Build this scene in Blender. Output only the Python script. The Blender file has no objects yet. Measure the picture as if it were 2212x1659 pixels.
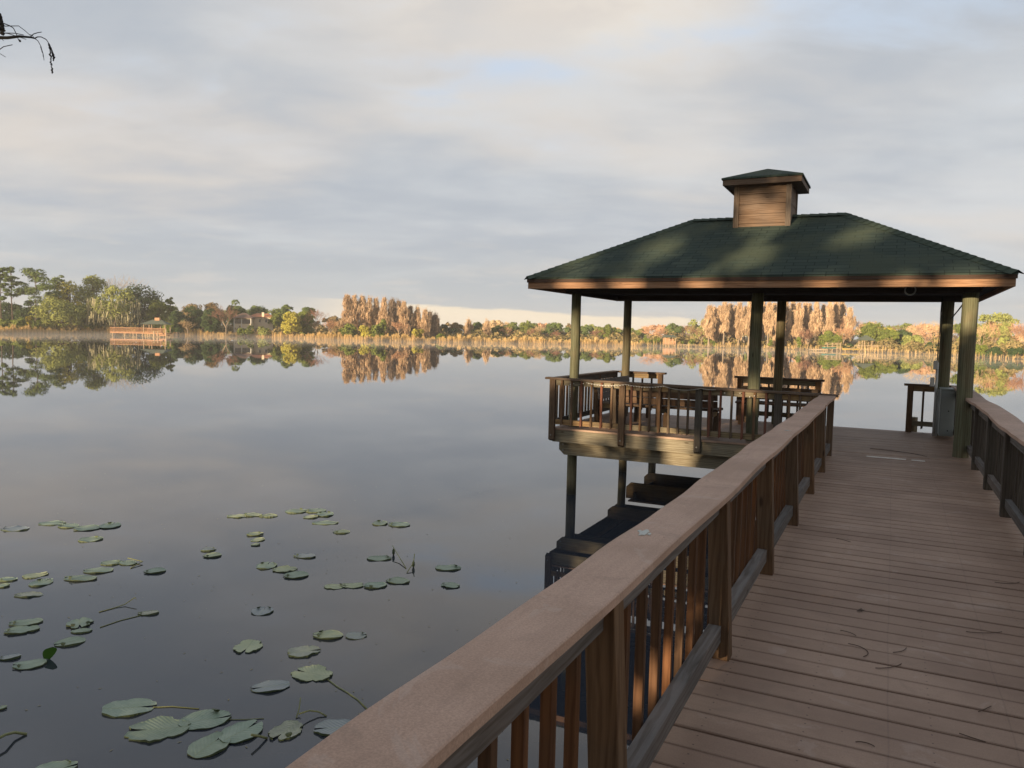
import bpy, math, random
import numpy as np
from mathutils import Matrix, Vector
rad = math.radians
scene = bpy.context.scene
# ------------------------------------------------------------------ camera
# world axes: y runs out along the boardwalk, x across it, z = 0 is the decking
YAW, PITCH, ROLL = rad(26.2), math.atan((829.5 - 716) / 1661.0), math.atan(0.0227)
cam = bpy.data.cameras.new("camera")
cam.sensor_width = 36.0
cam.lens = 36.0 * 1661.0 / 2212.0
cam.clip_start = 0.05
cam.clip_end = 6000
camo = bpy.data.objects.new("camera", cam)
scene.collection.objects.link(camo)
camo.matrix_world = (Matrix.Translation((0, 0, 1.7)) @ Matrix.Rotation(YAW, 4, 'Z') @
                     Matrix.Rotation(rad(90) - PITCH, 4, 'X') @ Matrix.Rotation(ROLL, 4, 'Z'))
scene.camera = camo
scene.view_settings.view_transform = 'Standard'
scene.view_settings.look = 'None'
scene.view_settings.exposure = 0.95
scene.view_settings.gamma = 1.0
scene.render.engine = 'CYCLES'
scene.cycles.max_bounces = 8
scene.cycles.volume_bounces = 0
scene.cycles.use_denoising = True

# ------------------------------------------------------------------ node helpers
def lin(r, g, b):
    f = lambda c: (c / 255 / 12.92) if c <= 10 else ((c / 255 + .055) / 1.055) ** 2.4
    return (f(r), f(g), f(b), 1)

class NT:
    def __init__(s, tree):
        s.t = tree; s.n = tree.nodes; s.l = tree.links
    def __call__(s, typ, ins=None, **props):
        n = s.n.new(typ)
        for k, v in props.items(): setattr(n, k, v)
        for k, v in (ins or {}).items():
            sock = n.inputs[k]
            if isinstance(v, bpy.types.NodeSocket): s.l.new(v, sock)
            else: sock.default_value = v
        return n
    def m(s, op, a, b=0.0, c=0.0, clamp=False):
        return s('ShaderNodeMath', {0: a, 1: b, 2: c}, operation=op, use_clamp=clamp).outputs[0]
    def mix(s, f, a, b, blend='MIX'):
        n = s('ShaderNodeMix', {0: f, 6: a, 7: b}, data_type='RGBA', blend_type=blend)
        return n.outputs[2]
    def ss(s, x, lo, hi):
        return s('ShaderNodeMapRange', {0: x, 1: lo, 2: hi, 3: 0.0, 4: 1.0}, interpolation_type='SMOOTHSTEP').outputs[0]
    def noise(s, vec, scale, detail=4.0, rough=.5, dist=0.0):
        return s('ShaderNodeTexNoise', {'Vector': vec, 'Scale': scale, 'Detail': detail, 'Roughness': rough, 'Distortion': dist}).outputs[0]

# ------------------------------------------------------------------ world
SUN_AZ = Vector((-0.2, -0.98, 0)).normalized()      # horizontal direction to the sun
SUN_EL = rad(6.5)
world = bpy.data.worlds.new("World")
scene.world = world
world.use_nodes = True
w = NT(world.node_tree)
w.n.clear()
tc = w('ShaderNodeTexCoord').outputs['Generated']
rot = w('ShaderNodeVectorRotate', {'Vector': tc, 'Axis': (0, 0, 1), 'Angle': -YAW}).outputs[0]
sx = w('ShaderNodeSeparateXYZ', {0: rot})
X, Y, Z = sx.outputs
Zp = w.m('MAXIMUM', Z, 0.0)
az = w.m('MULTIPLY', w.m('ARCTAN2', X, Y), 57.2958)
el = w.m('MULTIPLY', w.m('ARCSINE', Z), 57.2958)
den = w.m('ADD', Zp, 0.16)
pv = w('ShaderNodeCombineXYZ', {0: w.m('DIVIDE', X, den), 1: w.m('MULTIPLY', w.m('DIVIDE', Y, den), 1.5), 2: 0.0}).outputs[0]
n1 = w.noise(pv, 0.75, 4, .5, .35)
n2 = w.noise(pv, 2.1, 6, .55, .3)
n3 = w.noise(w('ShaderNodeVectorMath', {0: pv, 1: (7.3, 3.1, 1.7)}, operation='ADD').outputs[0], 0.5, 3, .5, .2)
sky = w('ShaderNodeTexSky', sky_type='NISHITA', sun_disc=False, sun_elevation=SUN_EL,
        sun_rotation=math.atan2(SUN_AZ.x, SUN_AZ.y), air_density=1.0, dust_density=1.0, ozone_density=1.0).outputs[0]
def gauss(a0, e0, sa, se):
    a = w.m('DIVIDE', w.m('SUBTRACT', az, a0), sa); e = w.m('DIVIDE', w.m('SUBTRACT', el, e0), se)
    return w.m('EXPONENT', w.m('MULTIPLY', w.m('ADD', w.m('MULTIPLY', a, a), w.m('MULTIPLY', e, e)), -1.0))
K = 10.0 * 2 ** -0.95 * 1.10
def kc(r, g, b):
    c = lin(r, g, b); return (c[0] * K, c[1] * K, c[2] * K, 1)
cm = w.m('ADD', w.m('MULTIPLY', n1, .62), w.m('MULTIPLY', n2, .38))
for g_, a_ in ((gauss(5, 22, 13, 5), .30), (gauss(-4, 16, 16, 3.5), .13), (gauss(-30, 11, 16, 3.5), .10), (gauss(30, 8, 18, 9), .10),
              (gauss(-12, 5.5, 25, 1.8), -.04), (gauss(-30, 22, 15, 5), .0), (gauss(-12, 9, 14, 2), -.06), (gauss(12, 12, 5, 2.5), .12)):
    cm = w.m('ADD', cm, w.m('MULTIPLY', g_, a_))
cf = w.ss(cm, .38, .74)
wrm = w.ss(n3, .45, .62)
col = w.mix(cf, kc(176, 183, 192), w.mix(wrm, kc(206, 209, 212), kc(214, 207, 200)))
brt = w.m('MULTIPLY', gauss(6, 24, 14, 4.5), w.ss(n2, .35, .6))
col = w.mix(w.m('MULTIPLY', brt, .75), col, kc(236, 228, 215))
# pale blue openings high up
hole = w.m('MULTIPLY', w.ss(w.m('ADD', w.m('ADD', w.m('MULTIPLY', n3, .45), w.m('MULTIPLY', n2, .55)), w.m('MULTIPLY', w.m('ADD', gauss(0, 18.5, 6, 1.6), gauss(25, 21, 9, 3)), .13)), .52, .72), w.ss(el, 9, 17))
blue = w.mix(.9, w('ShaderNodeVectorMath', {0: sky, 1: (1.6, 1.6, 1.6)}, operation='MULTIPLY').outputs[0], kc(190, 206, 228))
col = w.mix(w.m('MULTIPLY', hole, .8), col, blue)
# low band: slate blue, then a clear cream strip along part of the horizon
low = w.m('SUBTRACT', 1.0, w.ss(el, 1.5, 8))
col = w.mix(w.m('MULTIPLY', low, .6), col, kc(180, 187, 191))
nh = w.noise(w('ShaderNodeCombineXYZ', {0: w.m('MULTIPLY', az, .16), 1: w.m('MULTIPLY', el, .9), 2: 0.0}).outputs[0], 1.2, 5, .55)
edge = w.m('ADD', w.m('SUBTRACT', 1.62, w.m('MULTIPLY', az, .035)), w.m('MULTIPLY', w.m('SUBTRACT', nh, .5), .9))
strip = w.m('MULTIPLY', w.ss(w.m('SUBTRACT', edge, el), -.05, .16), w.m('MULTIPLY', w.ss(az, -17, -9), w.m('SUBTRACT', 1.0, w.ss(az, 14, 22))))
col = w.mix(w.m('MULTIPLY', strip, .93), col, kc(243, 228, 203))
streak = w.m('MULTIPLY', w.ss(nh, .52, .66), w.m('MULTIPLY', w.ss(el, 1.2, 2.2), w.m('SUBTRACT', 1.0, w.ss(el, 4, 8))))
col = w.mix(w.m('MULTIPLY', streak, .35), col, kc(208, 203, 198))
# warm glow round the low sun behind the camera; overhead darker
over = w.ss(el, 26, 60)
col = w.mix(w.m('MULTIPLY', over, .75), col, kc(128, 138, 155))
back = w.m('MULTIPLY', w.ss(w.m('MULTIPLY', Y, -1.0), .3, .95), w.m('SUBTRACT', 1.0, w.ss(el, 4, 26)))
col = w.mix(w.m('MULTIPLY', back, .6), col, kc(255, 226, 180))
below = w.ss(w.m('MULTIPLY', Z, -1.0), 0.0, .02)
col = w.mix(below, col, kc(90, 95, 95))
bg = w('ShaderNodeBackground', {'Color': col, 'Strength': 0.1})
w('ShaderNodeOutputWorld', {'Surface': bg.outputs[0]})

sun = bpy.data.lights.new("sun", 'SUN')
sun.energy = 5.0
sun.angle = rad(0.55)
sun.color = (1.0, 0.78, 0.52)
suno = bpy.data.objects.new("sun", sun)
scene.collection.objects.link(suno)
sd = Vector((SUN_AZ.x * math.cos(SUN_EL), SUN_AZ.y * math.cos(SUN_EL), math.sin(SUN_EL)))
suno.rotation_euler = sd.to_track_quat('Z', 'Y').to_euler()
suno.location = (0, -20, 30)

# ------------------------------------------------------------------ object helpers
COL = scene.collection
def tag(o, label=None, cat=None, group=None, kind=None):
    if label: o['label'] = label
    if cat: o['category'] = cat
    if group: o['group'] = group
    if kind: o['kind'] = kind
    return o
def thing(name, label, cat, loc=(0, 0, 0), group=None):
    o = bpy.data.objects.new(name, None); COL.objects.link(o)
    o.empty_display_size = .2
    o.location = loc
    return tag(o, label, cat, group)

class MB:
    """collects geometry in world coordinates and links it as one mesh object"""
    def __init__(s): s.v = []; s.f = []; s.mi = []
    def quad(s, a, b, c, d, m=0):
        i = len(s.v); s.v += [a, b, c, d]; s.f.append((i, i + 1, i + 2, i + 3)); s.mi.append(m)
    def poly(s, pts, m=0):
        i = len(s.v); s.v += list(pts); s.f.append(tuple(range(i, i + len(pts)))); s.mi.append(m)
    def box(s, x0, x1, y0, y1, z0, z1, m=0):
        i = len(s.v)
        s.v += [(x0, y0, z0), (x1, y0, z0), (x1, y1, z0), (x0, y1, z0), (x0, y0, z1), (x1, y0, z1), (x1, y1, z1), (x0, y1, z1)]
        for q in ((0, 3, 2, 1), (4, 5, 6, 7), (0, 1, 5, 4), (1, 2, 6, 5), (2, 3, 7, 6), (3, 0, 4, 7)):
            s.f.append(tuple(i + k for k in q)); s.mi.append(m)
    def hexa(s, b4, t4, m=0):
        i = len(s.v); s.v += list(b4) + list(t4)
        for q in ((0, 3, 2, 1), (4, 5, 6, 7), (0, 1, 5, 4), (1, 2, 6, 5), (2, 3, 7, 6), (3, 0, 4, 7)):
            s.f.append(tuple(i + k for k in q)); s.mi.append(m)
    def prism(s, outline, axis, a0, a1, m=0):
        """outline: 2D points; extruded along axis ('x','y','z') from a0 to a1"""
        n = len(outline); i = len(s.v)
        def P(p, a):
            return {'x': (a, p[0], p[1]), 'y': (p[0], a, p[1]), 'z': (p[0], p[1], a)}[axis]
        s.v += [P(p, a0) for p in outline] + [P(p, a1) for p in outline]
        s.f.append(tuple(range(i, i + n))); s.f.append(tuple(range(i + 2 * n - 1, i + n - 1, -1))); s.mi += [m, m]
        for k in range(n):
            k2 = (k + 1) % n
            s.f.append((i + k2, i + k, i + n + k, i + n + k2)); s.mi.append(m)
    def tube(s, pts, rs, seg=8, caps=True, m=0):
        pts = [Vector(p) for p in pts]
        if not hasattr(rs, '__len__'): rs = [rs] * len(pts)
        rings = []
        for k, p in enumerate(pts):
            d = (pts[min(k + 1, len(pts) - 1)] - pts[max(k - 1, 0)]).normalized()
            a = d.cross(Vector((0, 0, 1)))
            if a.length < .05: a = d.cross(Vector((1, 0, 0)))
            a.normalize(); b = d.cross(a)
            i = len(s.v)
            for q in range(seg):
                t = 2 * math.pi * q / seg
                s.v.append(tuple(p + (a * math.cos(t) + b * math.sin(t)) * rs[k]))
            rings.append(i)
        for k in range(len(rings) - 1):
            for q in range(seg):
                q2 = (q + 1) % seg
                s.f.append((rings[k] + q, rings[k] + q2, rings[k + 1] + q2, rings[k + 1] + q)); s.mi.append(m)
        if caps:
            s.f.append(tuple(rings[0] + q for q in range(seg))[::-1]); s.f.append(tuple(rings[-1] + q for q in range(seg))); s.mi += [m, m]
    def build(s, name, mat, parent=None, bevel=0, smooth=False, fix=True, tint=None):
        off = Vector((0, 0, 0))
        if parent is not None:
            p = parent
            while p is not None: off += p.location; p = p.parent
        me = bpy.data.meshes.new(name)
        me.from_pydata([(a[0] - off.x, a[1] - off.y, a[2] - off.z) for a in s.v], [], s.f)
        for mm in (mat if isinstance(mat, (list, tuple)) else [mat]): me.materials.append(mm)
        if any(s.mi): me.polygons.foreach_set('material_index', s.mi)
        if fix:
            import bmesh
            bm = bmesh.new(); bm.from_mesh(me); bmesh.ops.recalc_face_normals(bm, faces=bm.faces); bm.to_mesh(me); bm.free()
        if tint is not None:
            at = me.attributes.new('tint', 'FLOAT', 'FACE'); at.data.foreach_set('value', np.asarray(tint, dtype=np.float32))
        if smooth: me.polygons.foreach_set('use_smooth', [True] * len(me.polygons))
        o = bpy.data.objects.new(name, me); COL.objects.link(o)
        if parent is not None: o.parent = parent
        if bevel:
            b = o.modifiers.new('bevel', 'BEVEL'); b.width = bevel; b.segments = 2; b.limit_method = 'ANGLE'
        return o

def np_mesh(name, mat, quads, tint=None, parent=None):
    """quads: (n,4,3) world coordinates -> one mesh object"""
    n = len(quads)
    off = np.zeros(3)
    p = parent
    while p is not None: off = off + np.array(p.location); p = p.parent
    v = (quads - off).reshape(-1, 3).astype(np.float32)
    me = bpy.data.meshes.new(name)
    me.vertices.add(4 * n); me.vertices.foreach_set('co', v.ravel())
    me.loops.add(4 * n); me.loops.foreach_set('vertex_index', np.arange(4 * n, dtype=np.int32))
    me.polygons.add(n); me.polygons.foreach_set('loop_start', np.arange(0, 4 * n, 4, dtype=np.int32))
    me.polygons.foreach_set('loop_total', np.full(n, 4, dtype=np.int32))
    me.update(calc_edges=True)
    me.materials.append(mat)
    if tint is not None:
        at = me.attributes.new('tint', 'FLOAT', 'FACE'); at.data.foreach_set('value', np.asarray(tint, dtype=np.float32))
    o = bpy.data.objects.new(name, me); COL.objects.link(o)
    if parent is not None: o.parent = parent
    return o

CY, SY = math.cos(YAW), math.sin(YAW)
def at(px, Y, z=0.0):
    """a point at bearing column px (of a 2212 px wide frame) and depth Y along the view"""
    X_ = (px - 1106) / 1661.0 * Y
    return (X_ * CY - Y * SY, X_ * SY + Y * CY, z)
def hz(px): return 716 + .0227 * (px - 1106)
def zat(px, py, Y): return 1.7 + (hz(px) - py) * Y / 1661.0
WZ = -1.26

# ------------------------------------------------------------------ materials
def newmat(name):
    m = bpy.data.materials.new(name); m.use_nodes = True
    t = NT(m.node_tree); t.n.clear()
    return m, t
def out(t, bs, disp=None):
    o = t('ShaderNodeOutputMaterial', {'Surface': bs})
    return o
def wood(name, axis, cols, wet=False, dark=1.0, gscale=1.0, rough=.75):
    """cols: list of 3 colours chosen per board; grain runs along axis"""
    m, t = newmat(name)
    co = t('ShaderNodeTexCoord').outputs['Object']
    oi = t('ShaderNodeObjectInfo').outputs
    rnd = oi['Random']
    ofs = t('ShaderNodeVectorMath', {0: co, 1: t('ShaderNodeCombineXYZ', {0: t.m('MULTIPLY', rnd, 31), 1: t.m('MULTIPLY', rnd, 17), 2: t.m('MULTIPLY', rnd, 53)}).outputs[0]}, operation='ADD').outputs[0]
    sc = {'x': (1.6, 34, 34), 'y': (34, 1.6, 34), 'z': (34, 34, 1.6)}[axis]
    sv = t('ShaderNodeVectorMath', {0: ofs, 1: tuple(k * gscale for k in sc)}, operation='MULTIPLY').outputs[0]
    g1 = t.noise(sv, 1.0, 6, .6, 1.2)
    g2 = t.noise(sv, 5.0, 3, .6, .3)
    sc2 = {'x': (1.1, 5, 5), 'y': (5, 1.1, 5), 'z': (5, 5, 1.1)}[axis]
    wv = t('ShaderNodeVectorMath', {0: ofs, 1: sc2}, operation='MULTIPLY').outputs[0]
    wv0 = t('ShaderNodeVectorMath', {0: ofs, 1: {'x': (2.2, 7, 7), 'y': (7, 2.2, 7), 'z': (7, 7, 2.2)}[axis]}, operation='MULTIPLY').outputs[0]
    ring = t('ShaderNodeTexWave', {'Vector': wv, 'Scale': 2.2, 'Distortion': 7.0, 'Detail': 3.0, 'Detail Scale': .8}, wave_type='RINGS', rings_direction={'x': 'X', 'y': 'Y', 'z': 'Z'}[axis]).outputs[1]
    blo = t.noise(ofs, 2.3, 3, .6)
    ramp = t('ShaderNodeValToRGB', {0: t.m('FRACT', t.m('ADD', t.m('MULTIPLY', rnd, 7.31), 0.0))})
    e = ramp.color_ramp; e.interpolation = 'LINEAR'
    e.elements[0].color = cols[0]; e.elements[0].position = 0.0
    e.elements[1].color = cols[2]; e.elements[1].position = 1.0
    x = e.elements.new(.5); x.color = cols[1]
    c = ramp.outputs[0]
    c = t.mix(t.m('MULTIPLY', t.ss(blo, .42, .66), .55), c, cols[2])
    c = t.mix(t.m('MULTIPLY', t.ss(g1, .35, .72), .8), c, t.mix(1.0, c, (.50, .44, .38, 1), 'MULTIPLY'))
    kn = t('ShaderNodeTexVoronoi', {'Vector': wv0, 'Scale': 1.0}).outputs['Distance']
    c = t.mix(t.m('MULTIPLY', t.m('SUBTRACT', 1.0, t.ss(kn, .05, .13)), .75), c, t.mix(1.0, c, (.25, .18, .13, 1), 'MULTIPLY'))
    c = t.mix(t.m('MULTIPLY', t.ss(ring, .55, .95), .45), c, t.mix(1.0, c, (.5, .42, .34, 1), 'MULTIPLY'))
    c = t.mix(t.m('MULTIPLY', g2, .35), c, t.mix(1.0, c, (1.5, 1.45, 1.4, 1), 'MULTIPLY'))
    if wet:
        zz = t('ShaderNodeSeparateXYZ', {0: t('ShaderNodeNewGeometry').outputs['Position']}).outputs[2]
        wetf = t.m('SUBTRACT', 1.0, t.ss(t.m('ADD', zz, t.m('MULTIPLY', blo, .15)), WZ + .10, WZ + .45))
        c = t.mix(t.m('MULTIPLY', wetf, .8), c, (.016, .014, .012, 1))
    bump = t('ShaderNodeBump', {'Strength': .35, 'Distance': .004, 'Height': t.m('ADD', g1, t.m('MULTIPLY', g2, .5))}).outputs[0]
    b = t('ShaderNodeBsdfPrincipled', {'Base Color': c, 'Roughness': rough, 'Normal': bump, 'Specular IOR Level': .25})
    out(t, b.outputs[0]); return m
BRN = ((0.187, 0.109, 0.056, 1), (0.143, 0.089, 0.052, 1), (0.124, 0.093, 0.064, 1))
OLV = ((0.367, 0.239, 0.113, 1), (0.264, 0.207, 0.118, 1), (0.229, 0.211, 0.157, 1))
GRY = ((0.162, 0.138, 0.120, 1), (0.186, 0.168, 0.156, 1), (0.120, 0.114, 0.108, 1))
GRN = ((0.181, 0.160, 0.091, 1), (0.128, 0.144, 0.091, 1), (0.203, 0.166, 0.102, 1))
FAS = ((0.449, 0.241, 0.112, 1), (0.345, 0.191, 0.104, 1), (0.294, 0.191, 0.121, 1))
wood_x = wood('weathered_wood_across', 'x', OLV)
wood_y = wood('weathered_wood_along', 'y', GRY)
wood_z = wood('weathered_wood_upright', 'z', BRN)
bal_z = wood('baluster_wood', 'z', ((.165, .070, .026, 1), (.125, .058, .026, 1), (.095, .056, .032, 1)))
red_z = wood('reddish_wood_upright', 'z', ((.22, .085, .045, 1), (.19, .08, .05, 1), (.16, .07, .045, 1)))
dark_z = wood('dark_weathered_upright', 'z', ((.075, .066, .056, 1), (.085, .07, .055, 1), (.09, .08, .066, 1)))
fas_x = wood('cedar_board_across', 'x', FAS, rough=.7)
fas_y = wood('cedar_board_along', 'y', FAS, rough=.7)
pole_m = wood('treated_pole', 'z', GRN, wet=True, gscale=.7)
cup_x = wood('aged_siding', 'x', ((.20, .125, .075, 1), (.17, .12, .085, 1), (.15, .115, .09, 1)))
cup_z = wood('aged_trim', 'z', ((.20, .145, .10, 1), (.19, .15, .12, 1), (.16, .135, .11, 1)))
bench_x = wood('bench_board', 'x', ((.16, .095, .055, 1), (.13, .08, .05, 1), (.12, .085, .06, 1)))
bench_y = wood('bench_board_skylit', 'y', ((.30, .27, .25, 1), (.26, .235, .215, 1), (.22, .20, .185, 1)))  # grey skylight on the left bench is put into the board colour
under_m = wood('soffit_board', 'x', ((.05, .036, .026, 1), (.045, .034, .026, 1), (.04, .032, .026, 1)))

def simple(name, col, rough=.6, metal=0.0, var=.25, scale=8.0, spec=.3):
    m, t = newmat(name)
    co = t('ShaderNodeTexCoord').outputs['Object']
    n = t.noise(co, scale, 5, .6)
    c = t.mix(t.m('MULTIPLY', n, var * 2), col, tuple(k * .55 for k in col[:3]) + (1,))
    b = t('ShaderNodeBsdfPrincipled', {'Base Color': c, 'Roughness': rough, 'Metallic': metal, 'Specular IOR Level': spec})
    out(t, b.outputs[0]); return m

def composite(name, deck):
    m, t = newmat(name)
    g = t('ShaderNodeNewGeometry').outputs['Position']
    sep = t('ShaderNodeSeparateXYZ', {0: g}).outputs
    tin = t('ShaderNodeAttribute', attribute_name='tint').outputs['Fac']
    n1 = t.noise(g, 1.3, 5, .6, .3)
    n2 = t.noise(g, 160, 3, .7)
    sv = t('ShaderNodeVectorMath', {0: g, 1: ((2.0, 60, 60) if deck else (40, 2.5, 40))}, operation='MULTIPLY').outputs[0]
    n3 = t.noise(sv, 1.0, 4, .6)
    n4 = t.noise(g, 5.5, 4, .65, .6)
    base = lin(184, 155, 133) if deck else lin(202, 168, 146)
    c = t.mix(t.ss(n1, .35, .68), base, lin(158, 131, 112) if deck else lin(180, 148, 126))
    c = t.mix(t.m('MULTIPLY', t.ss(n4, .58, .74), .35), c, lin(138, 116, 98))
    c = t.mix(t.m('MULTIPLY', t.ss(n4, .25, .38), .0), c, lin(190, 170, 160))
    c = t.mix(t.m('MULTIPLY', t.m('SUBTRACT', n3, .35, clamp=True), .5), c, lin(128, 102, 88))
    c = t.mix(t.m('MULTIPLY', t.ss(n2, .3, .7), .34), c, lin(108, 86, 74))
    blot = t.noise(g, 2.6, 5, .7, 1.2)
    c = t.mix(t.m('MULTIPLY', t.ss(blot, .56, .64), .22), c, lin(128, 112, 98))
    c = t.mix(t.m('MULTIPLY', t.m('SUBTRACT', 1.0, t.ss(blot, .36, .42)), .22), c, lin(196, 178, 165))
    if deck:
        c = t.mix(t.m('MULTIPLY', tin, .42), c, lin(138, 112, 94))
        fr = t.m('FRACT', t.m('DIVIDE', t.m('ADD', sep[1], 4.0), .165))
        edge = t.m('MULTIPLY', t.m('ABSOLUTE', t.m('SUBTRACT', fr, .47)), 2.0)
        c = t.mix(t.m('MULTIPLY', t.ss(edge, .72, .98), .35), c, lin(96, 76, 64))
        for f0 in (.22, .70):
            for s0 in (-.66, -.26, .24, .77, 1.18):
                dd = t.m('ADD', t.m('POWER', t.m('SUBTRACT', sep[0], s0), 2.0), t.m('POWER', t.m('MULTIPLY', t.m('SUBTRACT', fr, f0), .165), 2.0))
                c = t.mix(t.m('MULTIPLY', t.m('SUBTRACT', 1.0, t.ss(dd, .000008, .00003)), .7), c, lin(66, 54, 48))
        for s0 in (.068, .555):
            d = t.m('ABSOLUTE', t.m('SUBTRACT', sep[0], t.m('ADD', s0 - .03, t.m('MULTIPLY', t.noise(t('ShaderNodeCombineXYZ', {0: s0 * 9, 1: sep[1], 2: 0.0}).outputs[0], .8, 2, .5), .06))))
            c = t.mix(t.m('MULTIPLY', t.m('SUBTRACT', 1.0, t.ss(d, .001, .006)), .22), c, lin(96, 80, 74))
    # small dark specks and nail heads
    vo = t('ShaderNodeTexVoronoi', {'Vector': g, 'Scale': 8.0}).outputs['Distance']
    c = t.mix(t.m('MULTIPLY', t.m('SUBTRACT', 1.0, t.ss(vo, .02, .045)), .6), c, lin(70, 52, 44))
    bump = t('ShaderNodeBump', {'Strength': .3, 'Distance': .0015, 'Height': t.m('ADD', n2, t.m('MULTIPLY', n3, 1.5))}).outputs[0]
    b = t('ShaderNodeBsdfPrincipled', {'Base Color': c, 'Roughness': .62, 'Normal': bump, 'Specular IOR Level': .3})
    out(t, b.outputs[0]); return m
deck_m = composite('composite_decking', True)
cap_m = composite('composite_rail_cap', False)

def shingles():
    m, t = newmat('green_shingles')
    uv = t('ShaderNodeUVMap', uv_map='UVMap').outputs[0]
    br = t('ShaderNodeTexBrick', {'Vector': uv, 'Color1': (.058, .080, .062, 1), 'Color2': (.036, .054, .044, 1), 'Mortar': (.006, .010, .009, 1),
                                  'Scale': 1.0, 'Mortar Size': .006, 'Mortar Smooth': .2, 'Bias': 0.0, 'Brick Width': .30, 'Row Height': .125}, offset=.37)
    g = t('ShaderNodeNewGeometry').outputs['Position']
    n = t.noise(g, .9, 4, .6); n2 = t.noise(g, 90, 3, .7)
    c = t.mix(t.m('MULTIPLY', t.ss(n, .40, .62), .75), br.outputs[0], (.070, .082, .050, 1))
    c = t.mix(t.m('MULTIPLY', n2, .5), c, (.026, .040, .034, 1))
    bump = t('ShaderNodeBump', {'Strength': .5, 'Distance': .012, 'Height': t.m('ADD', br.outputs[1], t.m('MULTIPLY', n2, -.3))}, invert=True).outputs[0]
    b = t('ShaderNodeBsdfPrincipled', {'Base Color': c, 'Roughness': .85, 'Normal': bump, 'Specular IOR Level': .2})
    out(t, b.outputs[0]); return m
shing = shingles()

def water():
    m, t = newmat('lake_water')
    g = t('ShaderNodeNewGeometry').outputs['Position']
    n = t.noise(t('ShaderNodeVectorMath', {0: g, 1: (1, 1, 1)}, operation='MULTIPLY').outputs[0], .35, 3, .5)
    n2 = t.noise(g, 3.0, 2, .5)
    bump = t('ShaderNodeBump', {'Strength': .06, 'Distance': .02, 'Height': t.m('ADD', n, t.m('MULTIPLY', n2, .06))}).outputs[0]
    b = t('ShaderNodeBsdfPrincipled', {'Base Color': (.034, .039, .049, 1), 'Roughness': .015, 'IOR': 1.58, 'Normal': bump})
    out(t, b.outputs[0]); return m
water_m = water()

def ground():
    m, t = newmat('shore_ground')
    g = t('ShaderNodeNewGeometry').outputs['Position']
    n = t.noise(g, .35, 5, .6); n2 = t.noise(g, 6, 4, .6)
    c = t.mix(n, (.10, .085, .045, 1), (.05, .062, .024, 1))
    c = t.mix(t.m('MULTIPLY', n2, .6), c, (.34, .22, .11, 1))
    b = t('ShaderNodeBsdfPrincipled', {'Base Color': c, 'Roughness': .95, 'Specular IOR Level': .1})
    out(t, b.outputs[0]); return m

def leafmat(name, c1, c2, trans=.25):
    m, t = newmat(name)
    tin = t('ShaderNodeAttribute', attribute_name='tint').outputs['Fac']
    c = t.mix(tin, c1, c2)
    d = t('ShaderNodeBsdfDiffuse', {'Color': c, 'Roughness': .6})
    tr = t('ShaderNodeBsdfTranslucent', {'Color': c})
    mx = t('ShaderNodeMixShader', {0: trans, 1: d.outputs[0], 2: tr.outputs[0]})
    out(t, mx.outputs[0]); return m
def C(r, g, b): return (r, g, b, 1)
LM = dict(
    oak=leafmat('oak_leaves', C(0.108, 0.142, 0.038), C(0.271, 0.309, 0.069)),
    moss_oak=leafmat('mossy_oak_leaves', C(0.143, 0.165, 0.055), C(0.506, 0.528, 0.165)),
    dark=leafmat('dark_leaves', C(0.038, 0.065, 0.032), C(0.104, 0.150, 0.057)),
    pine=leafmat('pine_needles', C(0.078, 0.126, 0.051), C(0.236, 0.290, 0.096)),
    lime=leafmat('yellow_green_leaves', C(0.281, 0.264, 0.050), C(0.649, 0.571, 0.117)),
    green=leafmat('green_leaves', C(0.114, 0.151, 0.037), C(0.279, 0.316, 0.076)),
    yellow=leafmat('yellow_leaves', C(.25, .20, .03), C(.38, .33, .06)),
    brown=leafmat('brown_leaves', C(.18,.13,.06), C(.38,.28,.13)),
    cyp=leafmat('cypress_moss_tan', C(.30,.19,.11), C(.86,.65,.42), .2),
    cypd=leafmat('cypress_moss_grey', C(.12,.085,.065), C(.52,.39,.28), .2),
    peach=leafmat('peach_twigs', C(0.450, 0.255, 0.150), C(0.802, 0.519, 0.319), .2),
    pink=leafmat('pink_twigs', C(.30,.16,.11), C(.52,.31,.21), .2),
    tan=leafmat('tan_twigs', C(0.509, 0.369, 0.210), C(0.763, 0.599, 0.363), .2),
    moss=leafmat('hanging_moss', C(0.315, 0.294, 0.178), C(0.496, 0.446, 0.281), .2),
    reed=leafmat('reeds', C(.36,.26,.09), C(.88,.62,.30), .25),
    under=leafmat('undergrowth', C(.13,.12,.05), C(.44,.33,.15), .2),
)
bark_l = simple('pale_bark', (.34, .26, .18, 1), .9, var=.3, scale=3)
bark_d = simple('dark_bark', (.12, .085, .06, 1), .9, var=.3, scale=3)
bark_n = simple('twig_bark', (.035, .030, .026, 1), .9)
galv = simple('galvanised_steel', (.32, .34, .34, 1), .45, .6, .2)
boltm = simple('bolt_steel', (.30, .30, .28, 1), .5, .5)
boxm = simple('grey_cabinet_paint', (.27, .30, .29, 1), .5, 0, .15, 3)
whitep = simple('white_plastic', (.55, .56, .55, 1), .5, 0, .1)
blackp = simple('black_plastic', (.012, .012, .013, 1), .5, 0, .1)
bulbm = simple('clear_bulb', (.75, .70, .6, 1), .15, 0, .1, spec=.8)
dropm = simple('bird_dropping', (.62, .62, .56, 1), .8, 0, .3, 60)
stucco = simple('tan_stucco', (.72, .60, .44, 1), .9, 0, .15)
terra = simple('terracotta_tiles', (.60, .24, .12, 1), .8, 0, .25)
brownroof = simple('brown_tiles', (.20, .13, .10, 1), .8, 0, .25)
glassd = simple('dark_glass', (.03, .03, .035, 1), .1, 0, .1, spec=.8)
orangew = simple('fresh_orange_wood', (.50, .27, .15, 1), .8, 0, .15, 2)
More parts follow.
